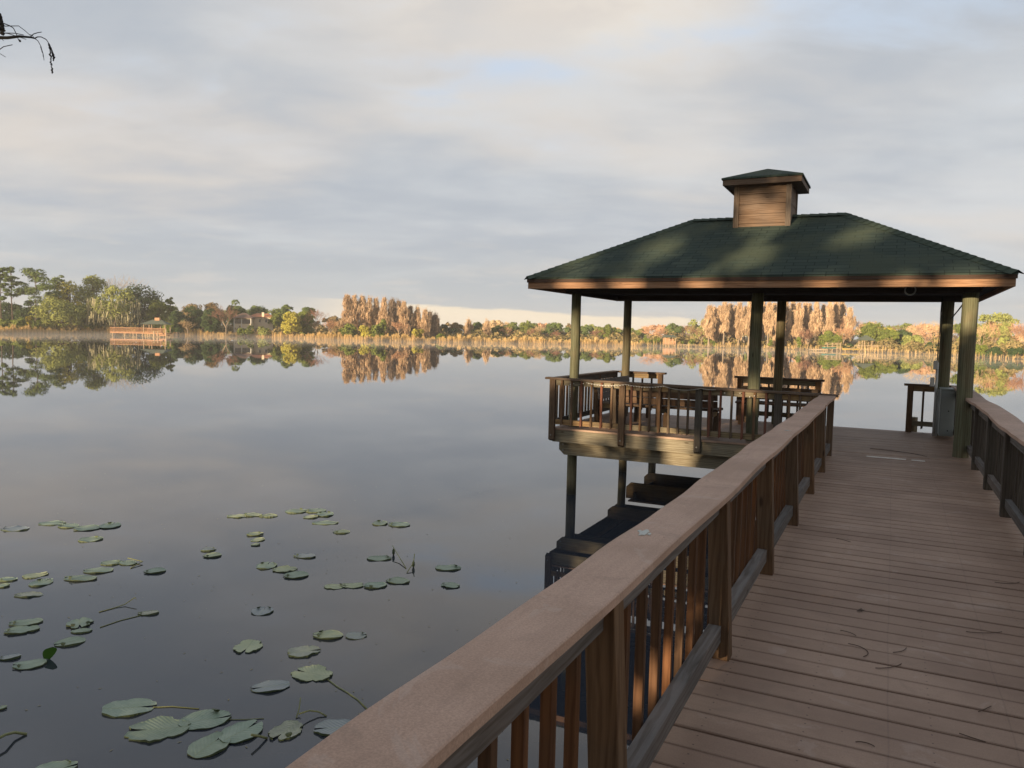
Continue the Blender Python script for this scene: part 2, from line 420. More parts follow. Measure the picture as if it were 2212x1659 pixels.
palew = simple('pale_dock_wood', (.50, .37, .24, 1), .8, 0, .2, 2)
greenroof = simple('green_roof', (.13, .15, .11, 1), .8, 0, .2, 2)
tealp = simple('teal_hull', (.03, .20, .18, 1), .4, 0, .1)
yelp = simple('yellow_hull', (.55, .38, .08, 1), .4, 0, .1)
whited = simple('white_paint', (.75, .72, .66, 1), .6, 0, .1)

# ------------------------------------------------------------------ ground and water
SH = [(-60, 60), (-48, 110), (-40, 150), (-33.7, 177), (-29, 197), (-27.5, 203), (-23.5, 207), (-18.5, 210), (-11, 190), (-2, 200), (8.5, 202), (21, 194), (28, 165), (33.4, 140), (40, 120), (48, 90), (60, 55)]
def shore(a):
    """distance from the camera to the far shore (range, not depth) at bearing a in degrees"""
    if -60 <= a <= 60:
        D = np.interp(a, [p[0] for p in SH], [p[1] for p in SH]); return D / math.cos(rad(min(abs(a), 60)))
    b = abs(a)
    return float(np.interp(b, [60, 90, 120, 180], [112, 45, 12, 7]))
def bear(a, r, z=0):      # bearing a (degrees, right positive) from the view axis
    x, y = r * math.sin(rad(a)), r * math.cos(rad(a))
    return (x * CY - y * SY, x * SY + y * CY, z)
g = MB()
NA = 240
rings = [(-30, -3.2), (-3, -1.9), (0, -1.33), (1.5, -1.18), (6, -.95), (18, -.5), (60, .1), (300, 1.0), (700, 1.5)]
for i in range(NA):
    a = -180 + 360 * i / NA
    for d, z in rings:
        r = shore(a) + d + (.8 * math.sin(a * 1.9) + .6 * math.sin(a * 5.3) if -60 < a < 60 else 0)
        g.v.append(bear(a, max(r, 1.0), z))
nr = len(rings)
for i in range(NA):
    j = (i + 1) % NA
    for k in range(nr - 1):
        g.f.append((i * nr + k, i * nr + k + 1, j * nr + k + 1, j * nr + k)); g.mi.append(0)
g.f.append(tuple(i * nr for i in range(NA))); g.mi.append(0)
tag(g.build('ground', ground(), smooth=True), kind='structure')
wm = MB()
wm.poly([(700 * math.cos(2 * math.pi * k / 64), 700 * math.sin(2 * math.pi * k / 64), WZ) for k in range(64)])
tag(wm.build('water', water_m, fix=False), kind='structure')

# ------------------------------------------------------------------ boardwalk
R = random.Random(5)
LX, RX = -.80, 1.28            # decking edges of the boardwalk
def boards(xa, xb, y0, y1, pitch=.165, gap=.0095, holes=()):
    m = MB(); tints = []
    y = y0
    while y < y1 - .02:
        g0 = gap * R.uniform(.5, 1.9)
        x0, x1 = xa + R.uniform(-.008, .008), xb + R.uniform(-.008, .008)
        dz = R.uniform(-.002, .002); b = min(y + pitch - g0, y1)
        tl = R.random()
        # rounded edges: a small chamfer along both long sides
        m.prism([(y, -.030), (b, -.030), (b, -.004 + dz), (b - .004, dz), (y + .004, dz), (y, -.004 + dz)], 'x', x0, x1)
        tints += [tl] * 8
        y += pitch
    return m, tints
bw = thing('boardwalk', 'long boardwalk of tan composite decking leading out over the lake', 'boardwalk', (0, -2, 0))
m_, t_ = boards(LX, RX, -4.0, 12.56)
m_.build('decking', deck_m, bw, fix=True, tint=t_)
m_ = MB()
for x0 in (LX + .03, RX - .075): m_.box(x0, x0 + .045, -4, 12.5, -.24, -.032)
m_.build('joist_frame', wood_y, bw)
for x0 in (-.28, .22, .75):
    m_ = MB(); m_.box(x0, x0 + .045, -4, 12.5, -.22, -.032); m_.build('joist', wood_y, bw)
for y in (-2.6, .6, 3.8, 7.0, 10.2):
    m_ = MB(); m_.box(LX - .06, RX + .06, y - .05, y - .005, -.47, -.243); m_.build('cross_beam', wood_x, bw)
    for x in (LX + .12, RX - .12):
        m_ = MB(); m_.tube([(x, y + .1, -2.6), (x, y + .1, -.243)], .09, 14); m_.build('pile', pole_m, bw, smooth=False)

# added white slivers painting a glint where the decking meets the pavilion
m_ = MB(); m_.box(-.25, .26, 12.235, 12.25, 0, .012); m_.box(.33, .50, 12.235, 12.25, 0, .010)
tag(m_.build('painted_glint', simple('glint_white', (.9, .88, .84, 1), .3, 0, .02)), 'white painted glint across the decking in front of the pavilion', 'metal strip')

# pavilion platform
PX0, PX1, PY0, PY1 = -5.40, 1.36, 12.60, 16.15
pf = thing('pavilion_platform', 'raised wooden platform on piles under the green roofed pavilion', 'platform', (-2.1, 14.4, 0))
m_, t_ = boards(PX0, PX1, PY0, PY1)
m_.build('decking', deck_m, pf, tint=t_)
m_ = MB(); m_.box(PX0 + .02, PX1 - .02, PY0 + .02, PY0 + .06, -.25, -.033); m_.build('skirt_board', wood_x, pf, bevel=.003)
m_ = MB(); m_.box(PX0 + .02, PX1 - .02, PY1 - .06, PY1 - .02, -.25, -.033); m_.build('skirt_board', wood_x, pf)
for x in (PX0 + .022, PX1 - .062):
    m_ = MB(); m_.box(x, x + .04, PY0 + .062, PY1 - .062, -.25, -.035); m_.build('skirt_board', wood_y, pf)
for k in range(14):
    m_ = MB(); m_.box(PX0 + .45 + k * .45, PX0 + .49 + k * .45, PY0 + .062, PY1 - .062, -.24, -.034); m_.build('joist', wood_y, pf)
def beam(y, zt, zb, x0=-5.32, x1=1.3, parent=pf):
    m = MB(); m.prism([(x0, zt), (x0, zb + .09), (x0 + .10, zb), (x1 - .10, zb), (x1, zb + .09), (x1, zt)], 'y', y, y + .045)
    return m.build('beam', wood_x, parent, bevel=.003)
b1 = beam(12.80, -.253, -.50); beam(13.13, -.253, -.50); beam(15.62, -.253, -.52); beam(15.93, -.253, -.52)
for x in (-5.21, -2.1, 1.0):
    for z in (-.31, -.42):
        m_ = MB(); m_.tube([(x - .03, 12.782, z), (x - .03, 12.802, z)], .016, 8); m_.build('bolt', boltm, b1)
# lower boat dock behind
ld = thing('lower_dock', 'low boat dock on piles behind the pavilion, seen as a dark reflection', 'dock', (-2, 17.4, -.5))
m_, t_ = boards(-5.1, 1.2, 16.35, 18.3); 
for i, v in enumerate(m_.v): m_.v[i] = (v[0], v[1], v[2] - .50)
m_.build('decking', deck_m, ld, tint=t_)
for y in (16.5, 17.9):
    m_ = MB(); m_.prism([(-5.2, -.54), (-5.2, -.80), (-5.1, -.90), (1.3, -.90), (1.3, -.54)], 'y', y, y + .045); m_.build('beam', wood_x, ld)
for x in (-5.0, -3, -1, 1.0):
    m_ = MB(); m_.box(x, x + .045, 16.36, 18.25, -.70, -.535); m_.build('joist', wood_y, ld)
for x in (-5.05, -1.9, 1.1):
    m_ = MB(); m_.tube([(x, 18.02, -3), (x, 18.02, -.54)], .09, 14); m_.build('pile', pole_m, ld)

# ------------------------------------------------------------------ pavilion
pv_ = thing('pavilion', 'open wooden pavilion with green shingled hip roof and square cupola', 'pavilion', (-2.1, 14.45, 0))
posts = [(-5.16, 13.05, .088), (-2.0, 13.05, .098), (.99, 13.05, .108), (-5.08, 15.82, .085), (-1.97, 15.82, .088), (.86, 15.82, .10)]
EX0, EX1, EY0, EY1 = -5.69, 1.44, 12.04, 16.85
ZE, ZR = 2.63, 3.84            # top of fascia, ridge
for x, y, r in posts:
    m_ = MB()
    n = 10; pts = []; rs = []
    z0 = -2.8; zt = 2.52
    for k in range(n + 1):
        z = z0 + (zt - z0) * k / n
        pts.append((x + R.uniform(-.006, .006), y + R.uniform(-.006, .006), z)); rs.append(r * (1.03 - .06 * k / n))
    m_.tube(pts, rs, 20)
    o = m_.build('round_post', pole_m, pv_, smooth=True)
def uvplane(me_obj, faces_uv):
    pass
def hip(x0, x1, y0, y1, ze, rx0, rx1, ry, zr, name, parent, mat, under=True):
    """hip roof with uv laid along each slope"""
    P = [(x0, y0, ze), (x1, y0, ze), (x1, y1, ze), (x0, y1, ze), (rx0, ry, zr), (rx1, ry, zr)]
    if abs(rx1 - rx0) < 1e-6:
        fs = [(0, 1, 4), (1, 2, 4), (2, 3, 4), (3, 0, 4)]
    else:
        fs = [(0, 1, 5, 4), (1, 2, 5), (2, 3, 4, 5), (3, 0, 4)]
    off = Vector((0, 0, 0)); p = parent
    while p is not None: off += p.location; p = p.parent
    me = bpy.data.meshes.new(name)
    th = .03
    V_ = [Vector(v) - off for v in P]
    vs = V_ + [v - Vector((0, 0, th)) for v in V_]
    nP = len(P)
    allf = list(fs) + [tuple(i + nP for i in f)[::-1] for f in fs] + [(0, 3 + 0, 3 + nP, nP)] * 0
    for a, b in ((0, 1), (1, 2), (2, 3), (3, 0)): allf.append((b, a, a + nP, b + nP))
    me.from_pydata([tuple(v) for v in vs], [], allf)
    me.materials.append(mat)
    uv = me.uv_layers.new(name='UVMap')
    for pl in me.polygons:
        idx = [me.loops[l].vertex_index for l in pl.loop_indices]
        vv = [Vector(me.vertices[i].co) for i in idx]
        zs = sorted(vv, key=lambda q: q.z)
        d = (zs[1] - zs[0]);
        if d.length < 1e-6 or abs(d.z) > .2: d = Vector((1, 0, 0))
        d.normalize(); nrm = pl.normal; up = nrm.cross(d)
        for l, q in zip(pl.loop_indices, vv): uv.data[l].uv = (q.dot(d) + 20, q.dot(up) + 20)
    o = bpy.data.objects.new(name, me); COL.objects.link(o); o.parent = parent
    return o
RYM = (EY0 + EY1) / 2
roof = hip(EX0, EX1, EY0, EY1, ZE, -3.42, -.82, RYM, ZR, 'roof', pv_, shing)
# hip and ridge cap shingles
m_ = MB()
def capline(a, b, wdt=.13, up_=.016):
    a, b = Vector(a), Vector(b); L = (b - a).length; n = int(L / .14)
    d = (b - a).normalized(); s_ = d.cross(Vector((0, 0, 1))).normalized()
    for k in range(n):
        p = a + d * (k * L / n); q = a + d * ((k + 1.15) * L / n)
        z1, z2 = .010, .022
        dz = .055
        m_.quad(tuple(p - s_ * wdt + Vector((0, 0, z2 - dz))), tuple(p + Vector((0, 0, z2 + .004))), tuple(q + Vector((0, 0, z1 + .004))), tuple(q - s_ * wdt + Vector((0, 0, z1 - dz))))
        m_.quad(tuple(p + Vector((0, 0, z2 + .004))), tuple(p + s_ * wdt + Vector((0, 0, z2 - dz))), tuple(q + s_ * wdt + Vector((0, 0, z1 - dz))), tuple(q + Vector((0, 0, z1 + .004))))
for c_, r_ in (((EX0, EY0, ZE), (-3.42, RYM, ZR)), ((EX1, EY0, ZE), (-.82, RYM, ZR)), ((EX1, EY1, ZE), (-.82, RYM, ZR)), ((EX0, EY1, ZE), (-3.42, RYM, ZR))): capline(c_, r_)
capline((-3.42, RYM, ZR), (-.82, RYM, ZR))
m_.build('ridge_shingles', simple('ridge_shingle', (.060, .082, .055, 1), .85, 0, .35, 20), roof, fix=False)
# fascia boards
FH = .155
m_ = MB(); m_.box(EX0 + .02, EX1 - .02, EY0 + .02, EY0 + .058, ZE - .035 - FH, ZE - .034); m_.build('fascia', fas_x, pv_, bevel=.003)
m_ = MB(); m_.box(EX0 + .02, EX1 - .02, EY1 - .058, EY1 - .02, ZE - .035 - FH, ZE - .034); m_.build('fascia', fas_x, pv_)
for x in (EX0 + .022, EX1 - .06):
    m_ = MB(); m_.box(x, x + .038, EY0 + .06, EY1 - .06, ZE - .033 - FH, ZE - .034); m_.build('fascia', fas_y, pv_)
m_ = MB(); m_.box(EX0 + .005, EX1 - .005, EY0 + .003, EY0 + .018, ZE - .085, ZE - .031); m_.build('drip_edge', wood('drip_board', 'x', ((.10, .055, .035, 1), (.09, .05, .035, 1), (.08, .05, .035, 1))), pv_)
# perimeter beams, rafters and ceiling under the roof
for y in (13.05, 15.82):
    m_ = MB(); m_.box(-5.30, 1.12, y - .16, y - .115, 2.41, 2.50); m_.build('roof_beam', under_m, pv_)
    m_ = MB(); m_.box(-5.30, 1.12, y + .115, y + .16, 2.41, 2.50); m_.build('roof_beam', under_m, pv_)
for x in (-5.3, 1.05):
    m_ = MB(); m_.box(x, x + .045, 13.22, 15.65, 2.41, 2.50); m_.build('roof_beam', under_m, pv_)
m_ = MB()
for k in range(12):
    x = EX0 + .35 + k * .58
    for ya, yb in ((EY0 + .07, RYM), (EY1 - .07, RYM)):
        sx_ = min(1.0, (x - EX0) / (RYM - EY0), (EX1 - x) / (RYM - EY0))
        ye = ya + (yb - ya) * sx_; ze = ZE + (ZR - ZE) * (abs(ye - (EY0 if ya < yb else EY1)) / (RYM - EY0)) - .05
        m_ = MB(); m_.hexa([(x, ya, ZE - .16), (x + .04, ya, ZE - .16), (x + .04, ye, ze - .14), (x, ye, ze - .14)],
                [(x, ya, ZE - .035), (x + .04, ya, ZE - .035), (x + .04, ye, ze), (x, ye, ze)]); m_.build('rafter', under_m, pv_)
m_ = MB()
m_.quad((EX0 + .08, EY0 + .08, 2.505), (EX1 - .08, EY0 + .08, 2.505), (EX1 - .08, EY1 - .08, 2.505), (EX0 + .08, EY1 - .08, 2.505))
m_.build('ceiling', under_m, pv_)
# cupola
cup = MB(); CX0, CX1, CY0, CY1 = -2.62, -1.66, 13.98, 14.92
for k in range(5):
    z0 = 3.50 + k * .17
    cup.box(CX0 + .02 - .004 * (k % 2), CX1 - .02 + .004 * (k % 2), CY0 + .02, CY1 - .02, z0, z0 + .166)
cupo = cup.build('cupola', cup_x, roof, bevel=.004)
for x in (CX0, CX1 - .09):
    for y in (CY0, CY1 - .09):
        m_ = MB(); m_.box(x, x + .09, y, y + .09, 3.46, 4.32); m_.build('corner_trim', cup_z, roof, bevel=.003)
m_ = MB()
cx0, cx1, cy0, cy1 = -2.79, -1.49, 13.81, 15.09
m_.box(cx0 + .01, cx1 - .01, cy0 + .01, cy1 - .01, 4.335, 4.37)
for (a, b, c, d) in ((cx0, cx1, cy0, cy0 + .035), (cx0, cx1, cy1 - .035, cy1), (cx0, cx0 + .035, cy0 + .036, cy1 - .036), (cx1 - .035, cx1, cy0 + .036, cy1 - .036)):
    m_.box(a, b, c, d, 4.32, 4.412)
m_.build('cupola_fascia', cup_x, roof, bevel=.003)
hip(cx0 - .02, cx1 + .02, cy0 - .02, cy1 + .02, 4.445, (cx0 + cx1) / 2, (cx0 + cx1) / 2, (cy0 + cy1) / 2, 4.69, 'cupola_roof', roof, shing)
# ceiling lamp (unlit) under the roof
lamp = thing('ceiling_lamp', 'small round unlit lamp under the pavilion roof near the right end', 'lamp', (.2, 13.6, 2.5))
m_ = MB(); m_.tube([(.2, 12.85, 2.44), (.2, 12.80, 2.44)], .08, 18); m_.build('lamp_housing', galv, lamp)
m_ = MB(); m_.tube([(.2, 12.80, 2.44), (.2, 12.785, 2.44)], .06, 18); m_.build('lens', glassd, lamp)

# ------------------------------------------------------------------ railings
def baluster_mesh(h0, h1, axis='x'):
    m = MB(); s = .0175
    m.hexa([(-s, -s, h0), (s, -s, h0 + .02), (s, s, h0 + .02), (-s, s, h0)], [(-s, -s, h1), (s, -s, h1), (s, s, h1), (-s, s, h1)])
    return m
def dup(o, parent, loc, mat=None):
    c = o.copy(); COL.objects.link(c); c.parent = parent; c.location = loc
    if mat is not None:
        c.data = mat
    return c
_bal = {}
def bal_proto(key, h0, h1, mat):
    if key not in _bal:
        m = baluster_mesh(h0, h1); o = m.build('baluster', mat); _bal[key] = o.data
        bpy.data.objects.remove(o)
    return _bal[key]
def add_bal(rail, x, y, h0, h1, mat, key):
    o = bpy.data.objects.new('baluster', bal_proto(key, h0, h1, mat)); COL.objects.link(o); o.parent = rail
    o.location = (x - rail.location.x, y - rail.location.y, 0); o.rotation_euler = (0, 0, R.uniform(-.06, .06)); return o

def wavy_cap(x0, x1, y0, y1, zf, name, parent, mat, drift=None):
    """composite cap running along y with a slightly wavy, sagging plank"""
    m = MB(); n = int((y1 - y0) / .1); prof = lambda y: zf(y)
    ring = []
    for k in range(n + 1):
        y = y0 + (y1 - y0) * k / n
        dr_ = drift(y) if drift else 0
        wob = .005 * math.sin(y * 3.9) + .003 * math.sin(y * 8.1 + 1) + dr_
        wo2 = .005 * math.sin(y * 3.3 + .7) + dr_
        z = prof(y)
        i = len(m.v)
        m.v += [(x0 + wob + .003, y, z - .036), (x0 + wob, y, z - .033), (x0 + wob, y, z - .004), (x0 + wob + .004, y, z), (x1 + wo2 - .004, y, z), (x1 + wo2, y, z - .004), (x1 + wo2, y, z - .033), (x1 + wo2 - .003, y, z - .036)]
        ring.append(i)
    for a, b in zip(ring[:-1], ring[1:]):
        for q in range(8): m.f.append((a + q, a + (q + 1) % 8, b + (q + 1) % 8, b + q)); m.mi.append(0)
    m.f.append(tuple(ring[0] + q for q in range(8))); m.f.append(tuple(ring[-1] + q for q in range(8))[::-1]); m.mi += [0, 0]
    return m.build(name, mat, parent)

# left railing of the boardwalk
lr = thing('boardwalk_railing', 'long wooden railing with wide tan cap on the left of the boardwalk', 'railing', (-.8, 5.5, 0))
zl = lambda y: .895 - .004 * max(0, y - 5) + .006 * math.sin(y * 1.25)
dr = lambda y: .005 * (min(max(y, 1), 7) - 2)
wavy_cap(-.945, -.728, -2.0, .95, zl, 'rail_cap', lr, cap_m, dr)
wavy_cap(-.944, -.727, .953, 5.63, zl, 'rail_cap', lr, cap_m, dr)
wavy_cap(-.947, -.726, 5.633, 10.30, lambda y: zl(y) - .002, 'rail_cap', lr, cap_m, dr)
wavy_cap(-.945, -.722, 10.303, 12.10, zl, 'rail_cap', lr, cap_m, dr)
lp = [-.78 + 1.6 * k for k in range(0, 8)]
ly = [-.90, .70, 2.285, 4.08, 5.72, 7.35, 8.95, 10.48]
for k, y in enumerate(ly):
    m_ = MB(); ln = .045 + R.uniform(-.004, .006)
    m_.hexa([(-.785, y - .045, 0), (-.682, y - .045, 0), (-.682, y + .047, 0), (-.785, y + .047, 0)], [(-.785 - ln, y - .045, .857), (-.682 - ln, y - .045, .857), (-.682 - ln, y + .047, .857), (-.785 - ln, y + .047, .857)])
    m_.build('post', wood_z if k not in (5,) else wood_z, lr, bevel=.004)
bays = list(zip(ly[:-1], ly[1:])) + [(10.47, 11.95)]
for a, b in bays:
    e = b - .05 if b < 11.9 else b
    m_ = MB(); m_.box(-.800, -.762, a + .05, e, .775, .857); m_.build('top_rail', wood_y, lr, bevel=.003)
    m_ = MB(); m_.box(-.795, -.728, a + .05, e, .095, .185); m_.build('bottom_rail', wood_y, lr, bevel=.003)
    nb = 8
    for k in range(nb):
        y = a + .15 + (b - a - .30) * k / (nb - 1)
        r_ = R.random()
        add_bal(lr, -.822, y + R.uniform(-.008, .008), .07, .845, bal_z, 'near')
m_ = MB(); m_.box(-.80, -.71, 12.0, 12.09, -.2, .83); m_.build('post', wood_z, lr, bevel=.004)

# right railing
rr = thing('boardwalk_railing', 'shaded wooden railing with tan cap on the right of the boardwalk', 'railing', (1.15, 8, 0))
zr_ = lambda y: .895 - .012 * math.sin(y * 1.6)
wavy_cap(1.00, 1.25, -1.0, 9.55, zr_, 'rail_cap', rr, cap_m)
wavy_cap(1.00, 1.25, 9.553, 16.12, zr_, 'rail_cap', rr, cap_m)
ry = [-.6 + 1.53 * k for k in range(0, 12)]
ry = [y - .02 for y in (-.4, 1.13, 2.66, 4.19, 5.73, 7.26, 8.83, 10.36, 11.88, 13.4, 14.9, 16.05)]
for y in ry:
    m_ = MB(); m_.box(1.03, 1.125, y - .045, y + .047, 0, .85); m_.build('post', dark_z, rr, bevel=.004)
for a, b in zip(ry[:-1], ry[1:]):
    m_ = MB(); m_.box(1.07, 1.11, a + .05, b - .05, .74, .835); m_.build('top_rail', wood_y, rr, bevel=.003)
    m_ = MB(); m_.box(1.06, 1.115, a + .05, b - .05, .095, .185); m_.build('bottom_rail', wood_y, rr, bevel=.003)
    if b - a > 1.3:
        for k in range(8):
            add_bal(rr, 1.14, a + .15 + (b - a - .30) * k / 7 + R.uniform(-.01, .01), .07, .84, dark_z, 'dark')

# pavilion front railing (posts bolted outside the skirt)
zf = lambda x: .905 - .030 * min(1, (x + 5.4) / 2.6) - .008 * max(0, x + 2.8)
fr = thing('pavilion_railing', 'wooden railing with thin cap along the front of the pavilion platform', 'railing', (-3, 12.6, 0))
def xcap(x0, x1, y0, y1, zf, parent, mat=None):
    m = MB(); n = max(2, int((x1 - x0) / .3)); ring = []
    for k in range(n + 1):
        x = x0 + (x1 - x0) * k / n; z = zf(x); i = len(m.v)
        m.v += [(x, y0, z - .036), (x, y1, z - .036), (x, y1, z), (x, y0, z)]; ring.append(i)
    for a, b in zip(ring[:-1], ring[1:]):
        for q in range(4): m.f.append((a + q, a + (q + 1) % 4, b + (q + 1) % 4, b + q)); m.mi.append(0)
    m.f.append(tuple(ring[0] + q for q in range(4))); m.f.append(tuple(ring[-1] + q for q in range(4))[::-1]); m.mi += [0, 0]
    return m.build('rail_cap', mat or cap_m, parent, bevel=.004)
capw_x = wood('rail_cap_brown', 'x', ((.19, .125, .085, 1), (.17, .115, .08, 1), (.15, .11, .08, 1)))
capw_y = wood('rail_cap_brown_along', 'y', ((.19, .125, .085, 1), (.17, .115, .08, 1), (.15, .11, .08, 1)))
xcap(-5.50, -.69, 12.50, 12.66, zf, fr, capw_x)
fx = [-5.42, -4.13, -2.83, -1.60, -.95]
for k, x in enumerate(fx):
    zt_ = zf(x) - .037
    m_ = MB(); m_.hexa([(x, 12.522, -.20), (x + .105, 12.522, -.20), (x + .105, 12.597, -.235), (x, 12.597, -.235)], [(x, 12.522, zt_), (x + .105, 12.522, zt_), (x + .105, 12.597, zt_), (x, 12.597, zt_)])
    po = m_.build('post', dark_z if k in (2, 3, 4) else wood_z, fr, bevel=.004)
    m_ = MB(); m_.tube([(x + .05, 12.508, -.12), (x + .05, 12.524, -.12)], .013, 8); m_.build('bolt', boltm, po)
for a, b in zip(fx[:-1], fx[1:]):
    x0, x1 = a + .107, b - .002
    zt_ = zf((a + b) / 2) - .038
    m_ = MB(); m_.box(x0, x1, 12.562, 12.60, zt_ - .09, zt_); m_.build('top_rail', wood_x, fr, bevel=.002)
    m_ = MB(); m_.box(x0, x1, 12.562, 12.60, .07, .16); m_.build('bottom_rail', wood_x, fr, bevel=.002)
    nb = {-5.42: 6, -4.13: 7, -2.83: 6, -1.60: 3}[a]
    for k in range(nb):
        x = x0 + (x1 - x0) * (k + .7) / (nb + .4)
        r_ = R.random()
        add_bal(fr, x, 12.541, .055, zt_ - .003, red_z if r_ < .3 else wood_z, ('red%d' if r_ < .3 else 'brn%d') % int(zt_ * 1000))
# short pieces: left side, back left, back centre, back right
def side_rail(name_label, x, y0, y1, face, loc):
    t = thing('pavilion_railing', name_label, 'railing', loc)
    m = MB(); m.box(x - .10, x + .06, y0, y1, .862, .90); m.build('rail_cap', capw_y, t, bevel=.004)
    m = MB(); m.box(x - .02, x + .02, y0 + .1, y1 - .1, .77, .86); m.build('top_rail', wood_y, t)
    m = MB(); m.box(x - .02, x + .02, y0 + .1, y1 - .1, .07, .16); m.build('bottom_rail', wood_y, t)
    n = int((y1 - y0) / .16)
    for k in range(1, n): add_bal(t, x - .04, y0 + (y1 - y0) * k / n, .06, .86, wood_z, 'side')
    for y in (y0 + .65 * (y1 - y0), y1 - .13):
        m = MB(); m.box(x - .065, x + .025, y, y + .09, 0, .86); m.build('post', wood_z, t, bevel=.004)
    return t
side_rail('wooden side railing on the lake side left of the pavilion benches', -5.36, 12.665, 16.1, 1, (-5.36, 14.4, 0))
def back_rail(label, x0, x1):
    t = thing('pavilion_railing', label, 'railing', ((x0 + x1) / 2, 16.08, 0))
    m = MB(); m.box(x0 - .06, x1 + .06, 15.99, 16.14, .862, .90); m.build('rail_cap', capw_x, t, bevel=.004)
    m = MB(); m.box(x0 + .10, x1 - .10, 16.04, 16.08, .765, .861); m.build('top_rail', wood_x, t)
    m = MB(); m.box(x0 + .10, x1 - .10, 16.04, 16.08, .12, .21); m.build('bottom_rail', wood_x, t)
    for x in (x0, x1 - .10):
        m = MB(); m.box(x, x + .10, 16.00, 16.10, 0, .861); m.build('post', wood_z, t, bevel=.004)
    n = max(2, int((x1 - x0) / .19))
    for k in range(1, n): add_bal(t, x0 + .05 + (x1 - x0 - .1) * k / n, 16.10, .10, .86, wood_z, 'side')
    return t
back_rail('short lit railing at the far left corner of the pavilion platform', -5.25, -4.33)
back_rail('railing behind the bench in the middle of the pavilion back edge', -2.78, -1.20)
back_rail('railing section at the far right corner beside the grey electrical cabinet', .30, 1.05)

# ------------------------------------------------------------------ benches
def bench(label, cx, cy, L, ang, mb, st=.125, lg=.83):
    """seat faces local -y side; built along x then turned"""
    t = thing('bench', label, 'bench', (cx, cy, 0))
    t.rotation_euler = (0, 0, ang)
    def bx(m, *a): m.box(a[0], a[1], a[2], a[3], a[4], a[5])
    def put(m, name, mat, bevel=.004):
        for i, v in enumerate(m.v): m.v[i] = (v[0] + t.location.x, v[1] + t.location.y, v[2])
        return m.build(name, mat, t, bevel=bevel)
    m = MB()
    for k in range(3): bx(m, -L / 2, L / 2, -.46 + k * .155, -.315 + k * .155, .41, .448)
    put(m, 'seat', mb)
    m = MB()
    for k in range(3):
        z0 = .475 + k * st; y = .035 + k * .018
        m.hexa([(-L / 2, y, z0), (L / 2, y, z0), (L / 2, y + .034, z0), (-L / 2, y + .034, z0)], [(-L / 2, y + .016, z0 + st - .01), (L / 2, y + .016, z0 + st - .01), (L / 2, y + .05, z0 + st - .01), (-L / 2, y + .05, z0 + st - .01)])
    put(m, 'backrest', mb)
    for x in (-L / 2 + .06, 0, L / 2 - .15):
        m = MB(); m.hexa([(x, .07, 0), (x + .085, .07, 0), (x + .085, .155, 0), (x, .155, 0)], [(x, .125, lg), (x + .085, .125, lg), (x + .085, .21, lg), (x, .21, lg)])
        put(m, 'leg', wood_z)
        m = MB(); bx(m, x, x + .085, -.42, -.335, 0, .36); put(m, 'leg', wood_z)
        m = MB(); bx(m, x + .02, x + .06, -.44, .065, .315, .405); put(m, 'seat_support', wood_x)
    return t
bench('brown wooden bench seen from behind inside the front railing', -3.55, 13.25, 1.9, math.pi, bench_x)
bench('skylit grey wooden bench along the left side railing of the pavilion', -4.78, 14.45, 1.9, math.pi / 2, bench_y)
bench('dark wooden bench at the back edge behind the middle posts', -1.95, 15.72, 1.45, 0, bench_x, .085, .70)

# ------------------------------------------------------------------ electrical cabinet, conduit, cable
eb = thing('electrical_cabinet', 'grey metal electrical cabinet standing by the right back post', 'electrical cabinet', (.95, 15.3, 0))
m_ = MB(); m_.box(.80, 1.02, 15.18, 15.62, .06, .86); m_.build('cabinet_body', boxm, eb, bevel=.008)
m_ = MB(); m_.box(.795, 1.025, 15.16, 15.64, .862, .885); m_.build('lid', boxm, eb, bevel=.004)
m_ = MB(); m_.box(.82, 1.00, 15.168, 15.179, .09, .83); dr = m_.build('door', boxm, eb, bevel=.003)
for z in (.16, .50):
    m_ = MB(); m_.tube([(.93, 15.155, z), (.93, 15.169, z)], .011, 10); m_.build('lock', blackp, dr)
cd = thing('conduit', 'white plastic conduit with two outlet boxes on the right back post', 'conduit', (.73, 15.6, 0))
m_ = MB(); m_.tube([(.742, 15.62, 0), (.742, 15.62, 1.32)], .022, 10); m_.tube([(.785, 15.64, 0), (.785, 15.64, .84)], .018, 10); m_.build('pipe', whitep, cd, smooth=True)
for z in (.98, 1.28):
    m_ = MB(); m_.box(.675 if z > 1 else .64, .745 if z > 1 else .71, 15.54, 15.60, z - .085, z + .075); m_.build('outlet_box', whitep, cd, bevel=.006)
m_ = MB(); m_.tube([(.742, 15.62, 1.32), (.735, 15.63, 1.6), (.752, 15.64, 1.95), (.748, 15.66, 2.2), (.755, 15.66, 2.5)], .011, 6)
tag(m_.build('power_cable', blackp, smooth=True), 'black cable running up the right back post from the white outlet boxes', 'cable')
m_ = MB(); m_.tube([(1.03, 13.15, 2.42), (.99, 13.6, 2.36), (.95, 14.6, 2.22), (.93, 15.75, 2.12)], .012, 6)
tag(m_.build('power_cable', blackp, smooth=True), 'black cable sagging between the two right posts under the roof', 'cable')
mp = MB(); mp.tube([(.42, 16.75, -3), (.42, 16.75, .22)], .10, 18)
mo = mp.build('mooring_pile', pole_m); tag(mo, 'cut off round pile standing in the water behind the far right railing', 'pile')
bk = thing('bucket', 'small black bucket under the grey bench in the left corner', 'bucket', (-4.62, 14.15, 0))
m_ = MB(); m_.tube([(-4.62, 13.95, 0.0), (-4.62, 13.95, .34)], [.13, .16], 20); m_.build('body', blackp, bk, smooth=False)
m_ = MB(); m_.tube([(-4.62, 13.95, .341), (-4.62, 13.95, .36)], [.168, .168], 20); m_.build('rim', blackp, bk)

